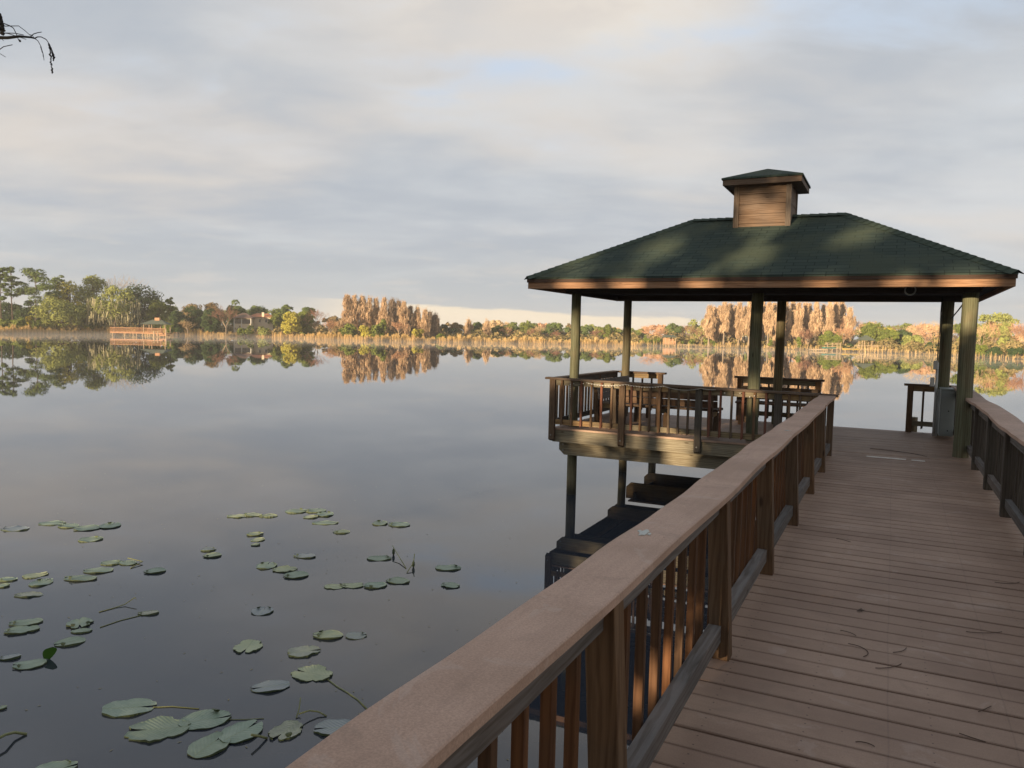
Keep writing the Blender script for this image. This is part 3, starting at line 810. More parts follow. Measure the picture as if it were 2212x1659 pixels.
# string lights
sl = thing('string_lights', 'clear string lights draped under the cap of the front railing', 'string lights', (-4.3, 12.5, .85))
def catenary(p, q, sag, n=14):
    p, q = Vector(p), Vector(q); r = []
    for k in range(n + 1):
        u = k / n; v = p.lerp(q, u); v.z -= sag * 4 * u * (1 - u); r.append(tuple(v))
    return r
cord = MB(); bl = []
segs = [((-4.72, 12.495, .845), (-4.0, 12.495, .85), .035, True), ((-4.0, 12.495, .85), (-3.35, 12.495, .855), .03, True), ((-3.35, 12.495, .855), (-2.75, 12.495, .845), .045, False),
        ((-2.75, 12.495, .85), (-2.5, 12.495, .84), .01, False)]
for a, b, s_, lit in segs:
    c_ = catenary(a, b, s_); cord.tube(c_, .006, 5)
    if lit: bl += c_[1::1]
cord.tube([(-5.02, 12.53, .83), (-5.03, 12.53, .5), (-5.02, 12.53, .35), (-5.03, 12.53, .2)], .005, 5)
bl += [(-5.02, 12.522, .80 - .035 * k) for k in range(7)] + [(-4.95, 12.50, .82), (-4.77, 12.50, .83), (-2.36, 12.50, .80), (-2.12, 12.50, .81), (-1.9, 12.50, .78), (-1.97, 12.50, .76)]
cord.build('cord', simple('cord_clear', (.45, .42, .36, 1), .4), sl)
bb = MB()
for p in bl: bb.tube([(p[0], p[1], p[2] + .004), (p[0], p[1] - .001, p[2] - .012)], [.006, .009], 6)
bb.build('bulbs', bulbm, sl)

# small things on the deck and cap
def twig(pts, r=.0025, name='twig', lab='', m=None):
    t = MB(); t.tube(pts, r, 5); o = t.build(name, m or simple('dry_twig', (.07, .045, .032, 1), .9)); tag(o, lab, 'twig', 'dry twigs scattered on the decking'); return o
twm = simple('dry_twig', (.11, .075, .055, 1), .9)
def arc(x, y, L, a, bend, n=7):
    p = []; ang = a; cx, cy = x - L / 2 * math.cos(a), y - L / 2 * math.sin(a)
    for k in range(n + 1):
        p.append((cx, cy, .006)); ang += bend / n; cx += L / n * math.cos(ang); cy += L / n * math.sin(ang)
    return p
TW = [(-.278, 7.0, .13, -.2, -.5, 'small dark twig farthest out on the left half of the boardwalk'),
      (-.123, 4.79, .10, 2.0, 1.2, 'hooked twig between the clump of dry leaf and the looped stem'),
      (-.03, 4.63, .22, .3, -2.4, 'looped dry stem lying left of the long groove'),
      (.146, 4.62, .13, .5, .9, 'pale curved twig just right of the left groove'),
      (.092, 4.35, .18, .35, .8, 'dark hooked twig near the middle of the boardwalk'),
      (.473, 4.08, .11, .95, .1, 'straight short twig lying by the pale patch'),
      (.583, 5.15, .22, .1, .7, 'long bent twig crossing the right groove'),
      (.834, 6.3, .20, -.2, 1.3, 'curled dry stem close to the right railing'),
      (.393, 3.75, .10, -.35, .1, 'short twig nearest the bottom right of the decking'),
      (-.028, 3.50, .08, .9, -1.6, 'small curl of dry stem at the bottom of the decking'),
      (.22, 13.2, .9, .1, -1.0, 'long dark curved scuff like stem on the decking under the roof')]
for x, y, L, a, b, lab in TW: twig(arc(x, y, L, a, b), .0022 if L < .5 else .004, lab=lab, m=twm)
lf = MB(); 
for k in range(7):
    a = R.uniform(0, 6.28); r0 = R.uniform(0, .022); cx, cy = -.109 + r0 * math.cos(a), 5.20 + r0 * math.sin(a)
    lf.quad((cx, cy, .004), (cx + .02, cy + .006, .012), (cx + .022, cy + .018, .018), (cx + .002, cy + .014, .006))
tag(lf.build('dry_leaf', twm, fix=False), 'crumpled brown dry leaf on the left half of the boardwalk', 'leaf')
def splat(cx, cy, z, L, W_, seed, lab, stretch=0):
    rr_ = random.Random(seed); m = MB()
    for (ox, oy, s) in ((0, 0, 1), (.6 * L, -.15 * W_, .35), (-.5 * L, .1 * W_, .3)):
        pts = []; n = 14
        for k in range(n):
            t = 2 * math.pi * k / n; q = s * rr_.uniform(.55, 1.1)
            pts.append((cx + ox + L * .5 * q * math.cos(t), cy + oy + W_ * .5 * q * math.sin(t)))
        m.prism(pts, 'z', z, z + .0025)
    return tag(m.build('bird_dropping', dropm), lab, 'bird dropping')
splat(-.87, 3.02, zl(3.02) + .001, .045, .11, 3, 'white bird dropping on the railing cap in the foreground')
splat(-.78, 7.05, zl(7.05) + .001, .04, .05, 4, 'small white bird dropping farther along the left railing cap')

# ------------------------------------------------------------------ vegetation generators
def rs(seed): return np.random.RandomState(seed)
def unit(r, n):
    v = r.normal(size=(n, 3)); return v / np.linalg.norm(v, axis=1)[:, None]
def cards(pos, nrm, r, su, sv, up=None):
    """quads centred at pos, facing nrm, size su x sv (arrays)"""
    n = len(pos)
    a = np.cross(nrm, unit(r, n) if up is None else up); a /= (np.linalg.norm(a, axis=1)[:, None] + 1e-9)
    b = np.cross(nrm, a)
    su = (su * .5)[:, None]; sv = (sv * .5)[:, None]
    k = r.uniform(.45, 1.0, (n, 1)); k2 = r.uniform(.45, 1.0, (n, 1))
    return np.stack([pos - a * su * k - b * sv, pos + a * su - b * sv * k2, pos + a * su * k2 + b * sv, pos - a * su - b * sv * k], axis=1)
def lobes_cards(r, lobes, n, size, flat=1.0, jit=.6):
    """leaf clumps spread over a set of lobes (c, radius)"""
    c = np.array([l[0] for l in lobes]); rd = np.array([l[1] for l in lobes]); tn = r.uniform(0, 1, len(lobes))
    wt = rd ** 2; wt /= wt.sum()
    k = r.choice(len(lobes), n, p=wt)
    d = unit(r, n); d[:, 2] = np.where(d[:, 2] < -.45, -d[:, 2], d[:, 2])
    lump = 1 + .22 * np.sin(d[:, 0] * 7 + k) * np.sin(d[:, 1] * 6 + 2 * k) * np.sin(d[:, 2] * 8)
    rr_ = (rd[k] * lump * r.uniform(.62, 1.08, n))[:, None]
    pos = c[k] + d * rr_ * np.array([1, 1, flat])
    nm = d + unit(r, n) * jit; nm /= np.linalg.norm(nm, axis=1)[:, None]
    s = size * r.uniform(.5, 1.35, n)
    t = np.clip(.35 * tn[k] + .65 * r.uniform(0, 1, n), 0, 1)
    return cards(pos, nm, r, s, s * r.uniform(.5, 1, n)), t
def strands(r, pos, lmin, lmax, w0, w1):
    n = len(pos)
    az_ = r.uniform(0, np.pi, n); a = np.stack([np.cos(az_), np.sin(az_), np.zeros(n)], 1)
    L = r.uniform(lmin, lmax, n)[:, None]; W_ = r.uniform(w0, w1, n)[:, None]
    lean = r.normal(size=(n, 3)) * .12; lean[:, 2] = -1; lean /= np.linalg.norm(lean, axis=1)[:, None]
    top = pos; bot = pos + lean * L
    return np.stack([top - a * W_ * .5, top + a * W_ * .5, bot + a * W_ * .22, bot - a * W_ * .22], axis=1)
def sticks(r, p0, p1, w):
    d = p1 - p0; d = d / (np.linalg.norm(d, axis=1)[:, None] + 1e-9)
    a = np.cross(d, unit(r, len(p0))); a /= (np.linalg.norm(a, axis=1)[:, None] + 1e-9); w = w[:, None] * .5
    b = np.cross(d, a)
    q1 = np.stack([p0 - a * w, p0 + a * w, p1 + a * w * .6, p1 - a * w * .6], axis=1)
    q2 = np.stack([p0 - b * w, p0 + b * w, p1 + b * w * .6, p1 - b * w * .6], axis=1)
    return np.concatenate([q1, q2])
# openings cut in crowns behind the viewer, aiming sun patches at the jetty (x, y, z it falls on, radius)
GAPS = [(-.82, 3.45, .28, .22), (-.82, 3.0, .22, .16), (-.74, 7.30, .40, .17), (-3.2, 12.8, -.28, .60), (-1.9, 12.8, -.38, .32), (-4.6, 12.7, -.10, .34), (-4.3, 12.6, .75, .35), (-2.0, 12.6, .78, .32),
        (-4.85, 12.1, 2.5, .32), (-3.9, 12.1, 2.5, .25), (-2.7, 12.1, 2.52, .25), (-.9, 12.1, 2.52, .22), (0, 12.1, 2.52, .25), (.85, 12.1, 2.5, .38),
        (-5.0, 12.5, 2.85, .32), (-3.7, 13.0, 3.1, .34), (-2.1, 12.7, 2.95, .38), (-.6, 13.4, 3.3, .36), (-1.9, 13.9, 3.55, .30), (-2.2, 13.9, 3.8, .34),
        (-5.15, 13.0, 1.7, .30), (-5.08, 15.8, 1.2, .45), (-4.8, 16.0, .75, .50), (.95, 13.0, 1.9, .2), (-3.4, 13.4, .45, .3)]
_seed = [100]
def tree(kind, label, px, Y, ytop, wpx, mat, n=2200, base=None, group='trees on the far shore', moss=None, size=None, cat='tree', name=None, loc=None, H=None, W_=None, trunkmat=None, low=.12):
    _seed[0] += 1; r = rs(_seed[0]); q = random.Random(_seed[0])
    if loc is None:
        x, y, _ = at(px, Y); z0 = -.75 if base is None else base
        H = zat(px, ytop, Y) - z0; W_ = wpx * Y / 1661.0 * (1.3 if kind in ('oak', 'round') else 1.15 if kind in ('pine', 'bush') else 1.0)
    else:
        x, y, z0 = loc
    t = thing(name or {'pine': 'pine_tree', 'oak': 'oak_tree', 'round': 'leafy_tree', 'cyp': 'cypress_tree', 'bare': 'bare_tree', 'bush': 'bush'}[kind], label, cat, (x, y, z0), group)
    P0 = np.array([x, y, z0]); R_ = W_ / 2
    size = size or .50
    if loc is None and kind in ('pine', 'oak', 'round') and n < 6000: n = int(n * 1.7)
    tr = MB()
    def tk(r0, top, lean=0.0, flare=1.5):
        pts = []; n_ = 6
        for k in range(n_ + 1):
            u = k / n_; pts.append((x + lean * u * H * .3 + q.uniform(-.05, .05) * H * .1, y + q.uniform(-.03, .03) * H * .1, z0 - .4 + u * (top + .4)))
        tr.tube(pts, [r0 * (flare if k == 0 else 1.0) * (1 - .65 * k / n_) for k in range(n_ + 1)], 8)
        return pts
    if kind == 'pine':
        pts = tk(.17, H * .93, q.uniform(-.15, .15))
        lob = []
        for k in range(26):
            u = q.uniform(low + .36, 1.0); a = q.uniform(0, 6.28); rr_ = R_ * q.uniform(.15, .95) * (1.05 - .55 * max(0, u - .75) * 4)
            c = (x + rr_ * math.cos(a), y + rr_ * math.sin(a), z0 + H * u - .5)
            lob.append((c, R_ * q.uniform(.26, .46)))
            tr.tube([(x, y, c[2] - .7), c], [.06, .03], 5)
        Q, T = lobes_cards(r, lob, n, size * .8, .55)
    elif kind in ('oak', 'round'):
        tk(.20 if kind == 'round' else .3, H * .6, q.uniform(-.3, .3))
        lob = []
        zc = H * (.5 + low * .6); hz_ = H - zc
        nl = 26
        for k in range(nl):
            d = unit(r, 1)[0]; d[2] = d[2] * 1.0
            s = q.uniform(.45, .78)
            lr_ = q.uniform(.28, .46) * min(R_, hz_ * 1.0)
            c = (x + d[0] * (R_ - lr_) * s * 1.35, y + d[1] * (R_ - lr_) * s * 1.35, z0 + zc + d[2] * (hz_ - lr_ * .8) * (1.0 if d[2] > 0 else (zc - H * low) / hz_ * .8))
            lob.append((c, lr_))
            if k % 2 == 0 and loc is None: tr.tube([(x, y, z0 + H * .3), (c[0] * .5 + x * .5, c[1] * .5 + y * .5, c[2] - .5), c], [.12, .08, .04], 5)
        Q, T = lobes_cards(r, lob, n, size, .9)
    elif kind == 'bush':
        lob = []
        for k in range(9):
            a = q.uniform(0, 6.28); lr_ = q.uniform(.3, .5) * min(R_, H * .8)
            lob.append(((x + (R_ - lr_) * math.cos(a) * q.uniform(.2, 1), y + (R_ - lr_) * math.sin(a) * .8, z0 + q.uniform(.2, 1) * max(.2, (H - lr_))), lr_))
        tk(.06, H * .6)
        Q, T = lobes_cards(r, lob, n, size, .9)
    elif kind == 'cyp':
        tk(.22, H * .97, q.uniform(-.06, .06), 1.9)
        nc = int(n / 24); Qs = []; Ts = []
        for k in range(nc):
            u = 1 - (1 - low) * q.random() ** .85
            prof = min(1.0, .10 + 2.6 * (1 - u)) * (.75 + .25 * math.sin(u * 11 + _seed[0]))
            a = q.uniform(0, 6.28); rr_ = R_ * prof * q.uniform(.1, 1.25) * (1.15 if u > .7 else .95)
            c = np.array([x + rr_ * math.cos(a), y + rr_ * math.sin(a), z0 + H * u])
            if k % 3 == 0: tr.tube([(x, y, c[2] - .5), tuple(c)], [.045, .02], 4)
            m_n = 26
            pp = c + r.normal(size=(m_n, 3)) * np.array([.20, .20, .30])
            pp[:, 2] = np.minimum(pp[:, 2], z0 + H)
            Qs.append(strands(r, pp, .25, 1.15, .07, .20)); Ts.append(np.clip(q.choice([0, .1, .35, .5]) + r.uniform(0, .5, m_n), 0, 1))
            pw = c + r.normal(size=(7, 3)) * .3; Qs.append(sticks(r, pw, pw + unit(r, 7) * .6 + np.array([0, 0, .15]), np.full(7, .05))); Ts.append(np.full(14, .7))
        Q = np.concatenate(Qs); T = np.concatenate(Ts)
    elif kind == 'bare':
        P_ = [np.array([x, y, z0 - .2])]
        segs = []; level = [(np.array([x, y, z0]), np.array([0, 0, 1.0]), H * .22, .13)]
        for L_ in range(6):
            nxt = []
            for p, d, ln, wd in level:
                e = p + d * ln; segs.append((p, e, wd))
                kk = (6 if L_ == 0 else 3 if L_ < 4 else 2)
                for k in range(kk):
                    dd = d + r.normal(size=3) * (.42 if L_ else .38) * np.array([R_ / H * 2.2 + .35, R_ / H * 2.2 + .35, .5]); dd[2] = abs(dd[2]) * .9 + .12; dd /= np.linalg.norm(dd)
                    nxt.append((e, dd, ln * q.uniform(.62, .95) if L_ else H * .24, wd * .62))
            level = nxt
            if len(level) > 340: level = [level[i] for i in r.choice(len(level), 340, replace=False)]
        for p, e, wd in segs[:7]: tr.tube([tuple(p), tuple(e)], [wd, wd * .8], 6)
        S = segs[7:]
        p0 = np.array([s[0] for s in S]); p1 = np.array([s[1] for s in S]); wd = np.array([max(s[2], .035) for s in S])
        for A in (p0, p1):
            A[:, 2] = z0 + (A[:, 2] - z0) * H / max(1e-3, (p1[:, 2].max() - z0)) if A is p0 else A[:, 2]
        top = p1[:, 2].max(); p1[:, 2] = z0 + (p1[:, 2] - z0) * H / max(1e-3, top - z0)
        Q = sticks(r, p0, p1, wd); T = np.clip(r.uniform(0, 1, len(Q)), 0, 1)
    if loc is not None:
        cen = Q.mean(axis=1); keep = np.ones(len(Q), bool)
        sdn = np.array(sd)
        for (tx, ty, tz, tr_) in GAPS:
            w_ = cen - np.array([tx, ty, tz]); pr = w_ @ sdn
            dd_ = np.linalg.norm(w_ - pr[:, None] * sdn, axis=1) / tr_
            keep &= r.uniform(0, 1, len(Q)) < np.clip((dd_ - .65) / .9, 0, 1) ** 1.5
        Q, T = Q[keep], T[keep]
    cr = np_mesh('crown', mat, Q, T, t)
    tr.build('trunk', trunkmat or (bark_l if kind in ('cyp', 'bare') else bark_d), t, fix=False)
    if moss:
        d = unit(r, moss); pp = P0 + np.stack([d[:, 0] * R_ * .95, d[:, 1] * R_ * .95, H * .45 + H * .3 * r.uniform(-.6, .9, moss)], 1)
        np_mesh('hanging_moss', LM['moss'], strands(r, pp, .6, 2.2, .12, .38), r.uniform(0, 1, moss), t)
    return t

L_ = LM
GRV = 'cypress trees in the grove'
T_ = [
 # kind, label, px, Y, ytop, wpx, mat, extra
 ('pine', 'tall pine cut by the left edge of the photo', 2, 190, 574, 26, 'pine', {}),
 ('pine', 'tall pine second from the left edge, above dark oaks', 27, 194, 574, 36, 'pine', {'n': 1600}),
 ('pine', 'broad flat topped pine between two shorter pines on the left shore', 76, 194, 582, 66, 'pine', {'n': 2400}),
 ('pine', 'pine with a low dark crown left of the yellow green tree', 126, 205, 594, 40, 'pine', {}),
 ('oak', 'dark oak under the tall pines at the left edge', 20, 200, 655, 70, 'dark', {'low': 0}),
 ('oak', 'dark oak between the pines and the big willow like tree', 64, 198, 648, 56, 'dark', {'low': 0}),
 ('round', 'bright yellow green tree behind the large bushy tree on the left', 150, 203, 606, 62, 'lime', {'n': 1700}),
 ('round', 'large pale green bushy tree reaching down to the reeds on the left', 122, 192, 638, 86, 'moss_oak', {'n': 2600, 'low': -.1}),
 ('round', 'small yellow leaved shrub behind the left reeds', 62, 190, 683, 16, 'yellow', {'n': 300}),
 ('round', 'tall round crowned tree behind the mossy oak', 203, 208, 594, 68, 'moss_oak', {'n': 2400}),
 ('oak', 'mossy oak with long grey beards left of the orange dock', 246, 198, 616, 84, 'moss_oak', {'n': 2600, 'moss': 420, 'low': .1}),
 ('bare', 'pale wispy treetop rising behind the mossy oak', 256, 214, 590, 44, 'tan', {}),
 ('oak', 'dark oak behind the pavilion of the orange dock', 302, 206, 612, 78, 'dark', {'n': 2400, 'low': 0}),
 ('oak', 'olive green oak left of the dark oak by the orange dock', 198, 200, 650, 60, 'oak', {'low': -.1}),
 ('oak', 'grey green oak above the roof of the orange dock', 340, 206, 644, 44, 'oak', {'low': -.05}),
 ('pine', 'thin light green tree with open top right of the dark oak', 366, 212, 641, 26, 'green', {}),
 ('bush', 'bright green bush just right of the orange dock', 363, 190, 694, 28, 'green', {'n': 600}),
 ('oak', 'low dark tree between the green bush and the tan brush', 382, 203, 672, 34, 'dark', {'low': -.1}),
 ('bare', 'tan leafless brush beside the reeds right of the orange dock', 404, 196, 690, 30, 'tan', {}),
 ('oak', 'dark grey green oak above the tan brush', 415, 208, 660, 56, 'dark', {'low': 0}),
 ('oak', 'round dark green tree left of the red leafless tree', 455, 206, 668, 38, 'dark', {'low': -.1}),
 ('round', 'olive topped tree behind the round dark green tree', 460, 216, 655, 46, 'brown', {}),
 ('bare', 'red leafless tree left of the screened house', 487, 200, 657, 42, 'pink', {}),
 ('round', 'blue green tree behind the red leafless tree', 508, 222, 648, 36, 'pine', {}),
 ('round', 'light green low tree behind the two houses', 556, 236, 661, 52, 'pine', {}),
 ('round', 'dim green tree right of the tiled house', 598, 226, 676, 34, 'oak', {}),
 ('pine', 'round topped pine right of the tiled house', 618, 224, 657, 30, 'pine', {}),
 ('bush', 'olive bush in front of the screened house', 530, 206, 700, 40, 'oak', {'n': 700}),
 ('bush', 'pale bush under the tiled house', 570, 204, 703, 34, 'moss_oak', {'n': 500}),
 ('round', 'bright round yellow green tree right of the houses', 627, 202, 674, 40, 'lime', {'low': -.1}),
 ('round', 'dark olive tree between the yellow green tree and the rusty one', 656, 208, 674, 46, 'oak', {'low': -.1}),
 ('pine', 'green treetop behind the rusty leafless trees', 664, 222, 661, 30, 'pine', {}),
 ('bare', 'rusty pink leafless tree left of the tall cypresses', 682, 206, 664, 34, 'pink', {}),
 ('bare', 'small orange leafless tree at the reeds left of the cypresses', 712, 194, 688, 26, 'peach', {}),
 ('round', 'brownish low tree beside the small orange tree', 738, 208, 690, 40, 'brown', {'low': -.1}),
 ('round', 'green low tree behind the reeds at the foot of the first cypress', 752, 196, 700, 36, 'green', {'low': -.15, 'n': 900}),
 ('bush', 'yellow green bush left of the middle cypresses', 785, 194, 698, 36, 'lime', {'n': 800}),
 ('bush', 'bright green bush below the middle cypresses', 814, 194, 700, 30, 'green', {'n': 700}),
 ('round', 'slim green tree standing in front of the cypress group', 823, 196, 688, 20, 'green', {'n': 500}),
 ('bare', 'orange leafless tree in front of the cypress group', 860, 194, 689, 28, 'peach', {}),
 ('bush', 'yellow green bush right of the orange leafless tree', 900, 196, 706, 28, 'lime', {'n': 700}),
 ('bush', 'low green bush at the right foot of the last small cypress', 950, 200, 719, 26, 'green', {'n': 400}),
 ('round', 'dim grey green tree right of the small cypresses', 962, 228, 700, 36, 'dark', {}),
 ('round', 'brownish tree behind the arched white roof', 984, 240, 698, 30, 'brown', {}),
 ('round', 'green tree between the two lone mossy cypresses', 1029, 226, 696, 30, 'pine', {}),
 ('round', 'green tree right of the second lone cypress', 1074, 226, 703, 34, 'oak', {}),
 ('bare', 'pink leafless tree in the middle distance left of the pavilion', 1093, 222, 702, 26, 'peach', {}),
 ('pine', 'dark green pine right of the pink leafless tree', 1112, 226, 703, 22, 'pine', {}),
 ('round', 'olive tree third right of the pink leafless tree', 1134, 228, 702, 34, 'oak', {}),
 ('pine', 'thin pine left of the pale leafless tree near the pavilion', 1152, 230, 704, 18, 'pine', {}),
 ('bare', 'pale leafless tree just left of the pavilion', 1160, 218, 702, 18, 'tan', {}),
 ('bare', 'small pink tree left of the pale leafless tree', 1147, 214, 708, 20, 'pink', {}),
 ('round', 'broad green tree seen just left of the front left post', 1196, 230, 697, 60, 'pine', {'n': 1800}),
 ('bare', 'low pink leafless tree in front of the broad green tree', 1194, 212, 714, 34, 'pink', {}),
 ('round', 'green tree just right of the front left post', 1262, 228, 702, 40, 'pine', {}),
 ('round', 'green tree with a flat top between the two left posts', 1312, 228, 701, 44, 'oak', {}),
 ('bare', 'pinkish tree between the two left posts', 1290, 218, 708, 26, 'pink', {}),
 ('bare', 'large orange pink leafless tree right of the back left post', 1396, 220, 699, 38, 'peach', {}),
 ('bare', 'orange leafless tree left of the small red boathouse', 1426, 214, 704, 28, 'peach', {}),
 ('round', 'round green tree above the small red boathouse', 1452, 226, 699, 42, 'pine', {'n': 1500}),
 ('bare', 'pale pink leafless tree between boathouse and cypress grove', 1486, 224, 699, 38, 'pink', {}),
 ('bush', 'dark green bush left of the red boathouse', 1402, 208, 728, 44, 'oak', {'n': 700}),
 ('bush', 'green bush right of the red boathouse', 1482, 206, 731, 40, 'oak', {'n': 700}),
 ('bare', 'red pink brush at the left foot of the cypress grove', 1512, 206, 706, 30, 'pink', {}),
 ('bush', 'olive bush at the left foot of the cypress grove', 1530, 202, 732, 34, 'oak', {'n': 600}),
 ('bush', 'slim bright green shrub right of the back middle post', 1721, 194, 728, 12, 'green', {'n': 350}),
 ('bush', 'small green shrub between the middle posts', 1660, 198, 733, 12, 'green', {'n': 250}),
 ('bare', 'red leafless brush in front of the grove right of the middle posts', 1742, 198, 706, 34, 'pink', {}),
 ('round', 'green tree in front of the right end of the cypress grove', 1781, 200, 714, 30, 'oak', {'low': -.1}),
 ('round', 'slim dark green tree beside the orange tree right of the grove', 1806, 198, 718, 20, 'oak', {'low': -.1, 'n': 900}),
 ('bare', 'tall orange pink leafless tree at the right end of the grove', 1836, 206, 683, 46, 'peach', {}),
 ('bare', 'second orange leafless tree at the right end of the grove', 1818, 196, 700, 26, 'peach', {}),
 ('bush', 'dark green bush left of the far green roofed dock pavilion', 1836, 194, 741, 40, 'dark', {'n': 800}),
 ('round', 'large round green tree above the far green roofed dock pavilion', 1882, 204, 694, 50, 'green', {'n': 2200, 'low': 0}),
 ('bare', 'pinkish treetops behind the round green tree', 1872, 224, 690, 40, 'pink', {}),
 ('round', 'sunlit lime green trees in the distance right of the round green tree', 1914, 232, 702, 50, 'lime', {}),
 ('bare', 'brownish leafless treetops far behind the lime green trees', 1950, 250, 694, 50, 'pink', {}),
 ('oak', 'spreading tree with pale limbs beside the far green roofed dock pavilion', 1915, 196, 712, 36, 'oak', {'low': .3, 'trunkmat': bark_l}),
 ('oak', 'dark leafy tree right of the far dock', 1944, 200, 712, 44, 'dark', {'low': -.1}),
 ('round', 'brown green low tree left of the pale mossy tree', 1966, 196, 720, 40, 'moss_oak', {'low': -.1}),
 ('bare', 'wide pale silvery leafless tree left of the back right post', 1998, 186, 689, 56, 'tan', {}),
 ('bare', 'second pale silvery leafless tree behind the back right post', 2036, 190, 686, 50, 'tan', {}),
 ('bush', 'dark green conifer shrub below the pale silvery tree', 2006, 176, 738, 20, 'dark', {'n': 500}),
 ('bush', 'second dark green shrub close to the back right post', 2024, 174, 744, 20, 'dark', {'n': 400}),
 ('round', 'broad green treetop seen right of the front right post', 2142, 188, 674, 84, 'moss_oak', {'n': 2600}),
 ('round', 'greenish tree between the two right posts', 2078, 186, 690, 40, 'oak', {}),
 ('bare', 'pale dead tree with a bare trunk right of the front right post', 2114, 164, 698, 26, 'tan', {'low': .3}),
 ('bare', 'orange leafless tree beside the pale dead tree', 2143, 168, 690, 28, 'peach', {}),
 ('round', 'slim yellow green tree between two orange trees at the right edge', 2165, 166, 694, 22, 'moss_oak', {'n': 900, 'low': -.1}),
 ('bare', 'orange pink leafless tree near the right edge of the photo', 2186, 164, 690, 30, 'peach', {}),
 ('bare', 'pink leafless tree cut by the right edge of the photo', 2212, 160, 694, 30, 'pink', {}),
 ('round', 'green tree outside the pale dead tree on the right shore', 2106, 172, 716, 34, 'oak', {'low': -.15}),
 ('bush', 'green bush right of the front right post by the water', 2112, 150, 743, 28, 'oak', {'n': 600}),
 ('bush', 'dark bush second right of the front right post', 2146, 147, 748, 34, 'dark', {'n': 600}),
 ('bush', 'dark green bush at the right edge by the water', 2192, 144, 750, 34, 'dark', {'n': 600}),
 ('bush', 'low green bush at the left edge behind the reeds', 8, 184, 685, 26, 'green', {'n': 500}),
 ('bush', 'round bright green bush second from left behind the reeds', 36, 184, 684, 34, 'green', {'n': 700}),
 ('bush', 'pale green bush in front of the pale bushy tree', 78, 186, 690, 26, 'green', {'n': 400}),
]
for kd, lab, px, Yd, yt, wp, mt, ex in T_:
    ex = dict(ex)
    if kd == 'bush': ex['group'] = 'bushes along the far shore'; ex['cat'] = 'bush'; ex.setdefault('base', -1.0)
    tree(kd, lab, px, Yd, yt, wp, L_[mt], **ex)
# cypress group on the left-centre shore and the grove on the right
ordn = ['first', 'second', 'third', 'fourth', 'fifth', 'sixth', 'seventh', 'eighth', 'ninth', 'tenth', 'eleventh', 'twelfth', 'thirteenth', 'fourteenth', 'fifteenth', 'sixteenth', 'seventeenth', 'eighteenth', 'nineteenth', 'twentieth', 'twenty first', 'twenty second', 'twenty third', 'twenty fourth', 'twenty fifth']
cg = [(748, 637, 30, 0), (763, 638, 26, 0), (781, 640, 26, 0), (796, 644, 22, 0), (810, 645, 22, 0), (827, 642, 22, 0), (844, 647, 22, 1), (858, 650, 20, 1), (870, 652, 24, 0), (884, 662, 18, 1), (899, 663, 16, 0), (916, 669, 14, 0), (926, 674, 14, 1), (938, 680, 16, 1)]
for i, (px, yt, wp, dk) in enumerate(cg):
    tree('cyp', '%s mossy cypress from the left in the tall group on the left centre shore' % ordn[i], px, 200 + (i * 7) % 11, yt, wp + 2, L_['cypd' if dk else 'cyp'], n=2800, group='mossy cypresses on the left centre shore', low=.22)
for i, (px, yt, wp) in enumerate([(1009, 690, 18), (1049, 693, 15)]):
    tree('cyp', ['lone mossy cypress right of the arched white roof', 'second lone mossy cypress, nearer the pavilion'][i], px, 216, yt, wp, L_['cyp'], n=1500, group='lone cypresses', low=.15)
gv = [(1528, 662, 20), (1537, 658, 20), (1549, 655, 18), (1560, 655, 20), (1571, 656, 16), (1583, 655, 20), (1592, 652, 16), (1604, 657, 16), (1614, 652, 18), (1628, 652, 16), (1642, 650, 18), (1655, 651, 16), (1666, 655, 16), (1678, 650, 18), (1692, 651, 18), (1706, 653, 16), (1719, 652, 15), (1732, 650, 15), (1741, 651, 18), (1757, 649, 18), (1772, 656, 12), (1786, 653, 16), (1799, 651, 14), (1811, 649, 13), (1829, 660, 13)]
q_ = random.Random(3)
for i, (px, yt, wp) in enumerate(gv):
    tree('cyp', '%s cypress from the left in the orange tan grove behind the pavilion' % ordn[i], px, 200 + (i * 5) % 13, yt + q_.choice([-4, -2, 0, 2, 5]), wp + 6, L_['cyp'], n=3200, group=GRV, low=(.30, .12, .22, .38)[i % 4])

# reeds, undergrowth
def band(name, mat, label_kind, a0, a1, n, d0, d1, hmin, hmax, w0, w1, lean=.12, zb=-1.25, gaps=None, clump=0):
    r = rs(77 + n)
    a = r.uniform(a0, a1, n); d = r.uniform(d0, d1, n)
    keep = np.ones(n, bool)
    if gaps is not None: keep = gaps(a, r)
    a, d = a[keep], d[keep]; n = len(a)
    rr_ = np.array([shore(v) for v in a]) + d + .8 * np.sin(a * 1.9) + .6 * np.sin(a * 5.3)
    x0 = rr_ * np.sin(np.radians(a)); y0 = rr_ * np.cos(np.radians(a))
    pos = np.stack([x0 * CY - y0 * SY, x0 * SY + y0 * CY, np.full(n, zb)], 1)
    hm = (.72 + .28 * np.sin(a * 13) * np.sin(a * 3.7 + 1)) * (.85 + .15 * np.sin(a * 61)) * (.8 + .2 * np.sin(a * 1.3))
    h = r.uniform(hmin, hmax, n) * hm
    top = pos + np.stack([r.normal(size=n) * lean * h, r.normal(size=n) * lean * h, h], 1)
    az_ = r.uniform(0, np.pi, n); s = np.stack([np.cos(az_), np.sin(az_), np.zeros(n)], 1); w_ = r.uniform(w0, w1, n)[:, None] * .5
    Q = np.stack([pos - s * w_, pos + s * w_, top + s * w_ * .7, top - s * w_ * .7], 1)
    o = np_mesh(name, mat, Q, r.uniform(0, 1, n) * .6 + .4 * (.5 + .5 * np.sin(a * 31)))
    return tag(o, kind='stuff')
def gp(a, r):
    thin = (a > 9.5) & (a < 40)
    return ~thin | (r.uniform(0, 1, len(a)) < .06)
